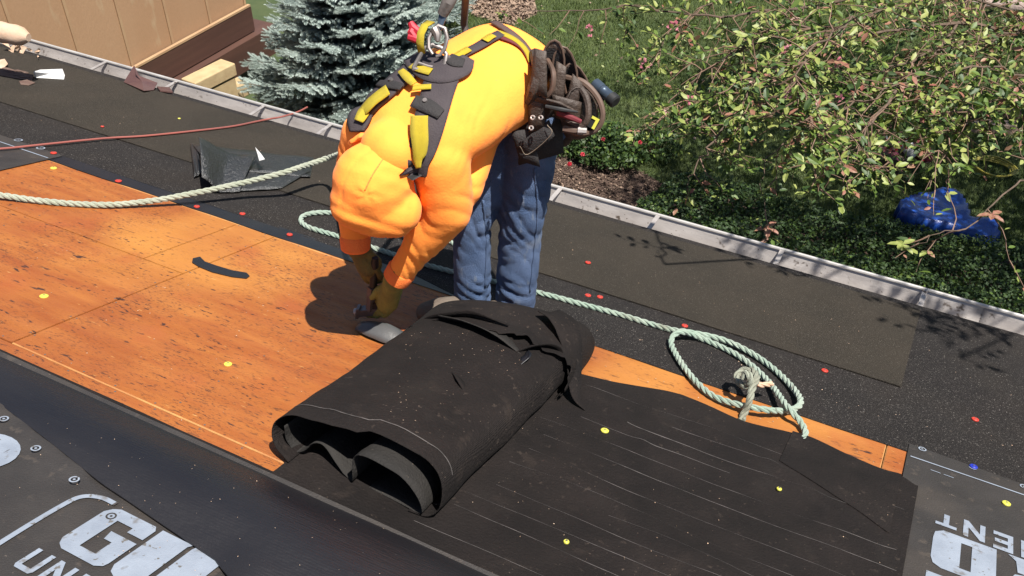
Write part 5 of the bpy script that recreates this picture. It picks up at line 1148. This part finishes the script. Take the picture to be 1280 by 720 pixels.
for i in top:
    o = bpy.data.objects.new('leaf', lmesh[LC[i]]); col.objects.link(o); o.parent = TREE
    m_ = Matrix.Identity(4)
    for r_ in range(3): m_[r_][0] = Dn[i, r_]*sc[i]; m_[r_][1] = B_[i, r_]*sc[i]; m_[r_][2] = N_[i, r_]*sc[i]; m_[r_][3] = LP_[i, r_]-tl[r_]
    o.matrix_local = m_
rest = ~big; V = LP_[rest][:, None, :]+sc[rest][:, None, None]*(LV[None, :, 0:1]*Dn[rest][:, None]+LV[None, :, 1:2]*B_[rest][:, None]+LV[None, :, 2:3]*N_[rest][:, None])
nr_ = V.shape[0]; Ff = (np.array(LF)[None]+np.arange(nr_)[:, None, None]*7).reshape(-1, 3)
tag(npmesh('foliage', V.reshape(-1, 3), Ff, names, np.repeat(LC[rest], 6), TREE), kind='stuff')
# blossoms
for x, y, d in ((808, 80, 6.4), (842, 33, 6.7), (735, 38, 7.0), (985, 62, 6.0), (988, 118, 5.6), (1005, 150, 5.1), (862, 125, 6.2), (1048, 125, 5.2), (1110, 190, 6), (1050, 80, 5.6)):
    c = A(x, y, d); mb = MB(); s_ = .019*d/5
    for k in range(11):
        v = Vector((rt.gauss(0, 1), rt.gauss(0, 1), rt.gauss(0, 1))).normalized(); q = c+v*s_*rt.uniform(.5, 1.3); a = v.orthogonal().normalized(); b = v.cross(a)
        mb.add([q, q+a*s_*.6+v*s_*.2, q+v*s_*.9, q-a*s_*.5+b*s_*.3+v*s_*.2], [(0, 1, 2), (0, 2, 3)])
    mb.build('blossom', 'pink', TREE, smooth=False)
# larger red leaf sprays hanging in the light
for x, y, d in ((1012, 152, 5.0), (960, 284, 5.15), (1050, 78, 5.4), (1240, 268, 5.0), (1128, 305, 4.9)):
    for k in range(5):
        o = bpy.data.objects.new('red_leaf', lmesh[3 if x != 1128 else 1]); col.objects.link(o); o.parent = TREE; v = Vector((math.cos(k*1.25+x), math.sin(k*1.25+x), rt.uniform(-.5, .2))).normalized(); b = Vector((0, 0, 1)).cross(v).normalized(); nn = v.cross(b); s_ = .075; c = A(x, y, d)-tl; m_ = Matrix.Identity(4)
        for r_ in range(3): m_[r_][0] = v[r_]*s_; m_[r_][1] = b[r_]*s_; m_[r_][2] = nn[r_]*s_; m_[r_][3] = c[r_]
        o.matrix_local = m_

# ------------------------------------------------------------------ rose bushes
def bush(x, y, R_, H, n, label, fl, seed):
    c = atz(x, y); r_ = random.Random(seed); B = empty('rose_bush', c, label, 'bush', 'red flowering bushes'); mb = MB()
    P = []
    for _ in range(16):
        d = Vector((r_.gauss(0, .5), r_.gauss(0, .5), 1)).normalized(); e = c+d*H*r_.uniform(.7, 1.1)*1.05; e2 = Vector((c.x+(e.x-c.x)*R_/H*1.6, c.y+(e.y-c.y)*R_/H*1.6, e.z)); mb.tube([c, c.lerp(e2, .5)+Vector((0, 0, .05)), e2], [.006, .004, .002], 4)
    mb.build('stems', 'twig', B)
    for _ in range(n):
        u_ = r_.uniform(0, 6.28); q = math.sqrt(r_.random())*R_; z = H*math.sqrt(max(.02, 1-(q/R_)**2*.8))*r_.uniform(.35, 1); P.append((c.x+q*math.cos(u_), c.y+q*math.sin(u_), z))
    V, Fq = quads(np.array(P), .028, .8, .6); tag(npmesh('foliage', V, Fq, ['leafd', 'gcov', 'leafg'], rng.choice([0, 0, 1, 1, 2], len(Fq)), B), kind='stuff')
    for fx_, fy_ in fl:
        q = atz(fx_, fy_, H*.95); mb = MB()
        for k in range(16):
            v = Vector((r_.gauss(0, 1), r_.gauss(0, 1), abs(r_.gauss(0, 1)))).normalized(); a = v.orthogonal().normalized(); b = v.cross(a); s_ = .024; p = q+v*s_*.5
            mb.add([p-a*s_, p+b*s_, p+a*s_, p-b*s_], [(0, 1, 2, 3)])
        mb.build('flower', 'rose', B, smooth=False)
bush(760, 196, .42, .38, 2600, 'low bush with red flowers just right of the tool belt', [(754, 174), (787, 171), (728, 193)], 1)
bush(705, 178, .45, .35, 1300, 'low leafy bush with a single red flower behind the legs of the worker', [(712, 205)], 2)
bush(815, 190, .35, .28, 800, 'small bush right of the low bush with red flowers', [(800, 178)], 3)
# ------------------------------------------------------------------ blue tarp, hose, clutter, edging
def gridpoly(name, px_poly, hfun, mats, label, cat, step=.035, base=.01, jit=.0):
    poly = gpoly(px_poly); p = np.array(poly); lo, hi = p.min(0), p.max(0); nx = int((hi[0]-lo[0])/step)+2; ny = int((hi[1]-lo[1])/step)+2
    bm = bmesh.new(); vv = {}
    def get(i, j):
        if (i, j) not in vv:
            x = lo[0]+i*step; y = lo[1]+j*step; vv[(i, j)] = bm.verts.new((x, y, base+hfun(x, y)))
        return vv[(i, j)]
    gx, gy = np.meshgrid(lo[0]+(np.arange(nx)+.5)*step, lo[1]+(np.arange(ny)+.5)*step, indexing='ij'); ins = inpoly(gx.ravel(), gy.ravel(), poly).reshape(gx.shape)
    for i in range(nx):
        for j in range(ny):
            if ins[i, j]: bm.faces.new([get(i, j), get(i+1, j), get(i+1, j+1), get(i, j+1)])
    for v in bm.verts:
        if v.is_boundary: v.co.z = base+.004
    bmesh.ops.smooth_vert(bm, verts=bm.verts, factor=.4, use_axis_x=True, use_axis_y=True, use_axis_z=False)
    L0 = Vector((p[:, 0].mean(), p[:, 1].mean(), 0)); bmesh.ops.translate(bm, verts=bm.verts, vec=-L0)
    me = bpy.data.meshes.new(name); bm.to_mesh(me); bm.free(); me.polygons.foreach_set('use_smooth', [True]*len(me.polygons)); me.materials.append(MT[mats]); o = link(name, me, None, L0); solid(o, .004, 0); return tag(o, label, cat)
tc_ = atz(1175, 272)
gridpoly('tarp', [(1116, 268), (1118, 283), (1150, 296), (1180, 297), (1208, 306), (1235, 318), (1248, 306), (1240, 290), (1212, 283), (1208, 262), (1196, 248), (1170, 245), (1140, 254)],
    lambda x, y: .15+.09*fb(x*1.3, y*1.3, 2)+.05*abs(fb(x*2.6, y*2.6, 4))+.006*fb(x*9, y*9), 'tarp', 'crumpled bright blue tarp lying on the lawn at the right', 'tarp')
c = atz(1237, 215); mb = MB()
for k in range(4): mb.tube([c+Vector(((.20+.012*k)*math.cos(t)+.01*k, (.17+.01*k)*math.sin(t), .05+.012*k+.008*math.sin(3*t+k))) for t in np.linspace(0, 6.2, 40)], .009, 6)
tag(mb.build('garden_hose', 'hose'), 'coiled yellow garden hose on the lawn above the blue tarp', 'hose')
c = atz(1113, 214); PT = empty('garden_planter', c, 'planter with dark red and white contents on the lawn left of the yellow hose', 'planter')
mb = MB(); mb.tube([c+Vector((0, 0, z)) for z in (0, .02, .22, .25, .25)], [.12, .13, .17, .185, .15], 18); mb.build('pot', 'bark', PT)
mb = MB()
for k in range(90):
    v = Vector((rt.gauss(0, .15), rt.gauss(0, .12), rt.uniform(.24, .42))); s_ = rt.uniform(.02, .045); mb.cur = rt.choice([0, 0, 1, 2, 3, 4])
    a = Vector((rt.gauss(0, 1), rt.gauss(0, 1), rt.gauss(0, .6))).normalized()*s_; b = a.orthogonal().normalized()*s_*.6; q = c+v; mb.add([q-a, q+b, q+a, q-b], [(0, 1, 2, 3)])
tag(mb.build('flowers', ['maroon', 'rose', 'pink', 'white', 'leafg'], PT, smooth=False), kind='stuff')
m_ = solidmesh([('cap', c+Vector((.10, .0, .34)), c+Vector((.16, -.04, .30)), .075, .06)], .02, 2); place(m_, 'white_bloom', 'white', PT)
m_ = solidmesh([('cap', c+Vector((.20, .10, .30)), c+Vector((.30, .12, .22)), .11, .09)], .02, 2); place(m_, 'dark_red_clump', 'maroon', PT)
a, b = atz(1188, 156, .06), atz(1420, 168, .06); mb = MB(); d_ = (b-a)/2; s_ = Vector((-d_.y, d_.x, 0)).normalized()
mb.box((a+b)/2, d_, s_*.07, (0, 0, .06)); tag(mb.build('edging_timber', 'timber', smooth=False), 'weathered timber edging on the lawn at the right edge, nearer one', 'timber')
a, b = atz(1150, 138, .05), atz(1420, 148, .05); mb = MB(); d_ = (b-a)/2; mb.box((a+b)/2, d_, s_*.05, (0, 0, .05)); tag(mb.build('edging_timber', 'bark', smooth=False), 'darker timber edging just behind the weathered one at the right edge', 'timber')
for i, (x, y, s_) in enumerate(((1262, 6, .28), (1232, 4, .2), (1205, -2, .16))):
    c = atz(x, y, .06); m_ = solidmesh([('cap', c-Vector((s_, 0, 0)), c+Vector((s_, .05, 0)), s_*.55, s_*.45)], .035, 2); displace(m_, lambda p, n: .03*fb(p.x, p.y, p.z, 5)); m_.materials.append(MT['stone'])
    m_.transform(Matrix.Translation(-c)); o = link('garden_stone', m_, None, c); tag(o, ['pinkish garden stone in the top right corner', 'middle pinkish stone of the row at the top right', 'smallest stone of the row at the top right'][i], 'stone')
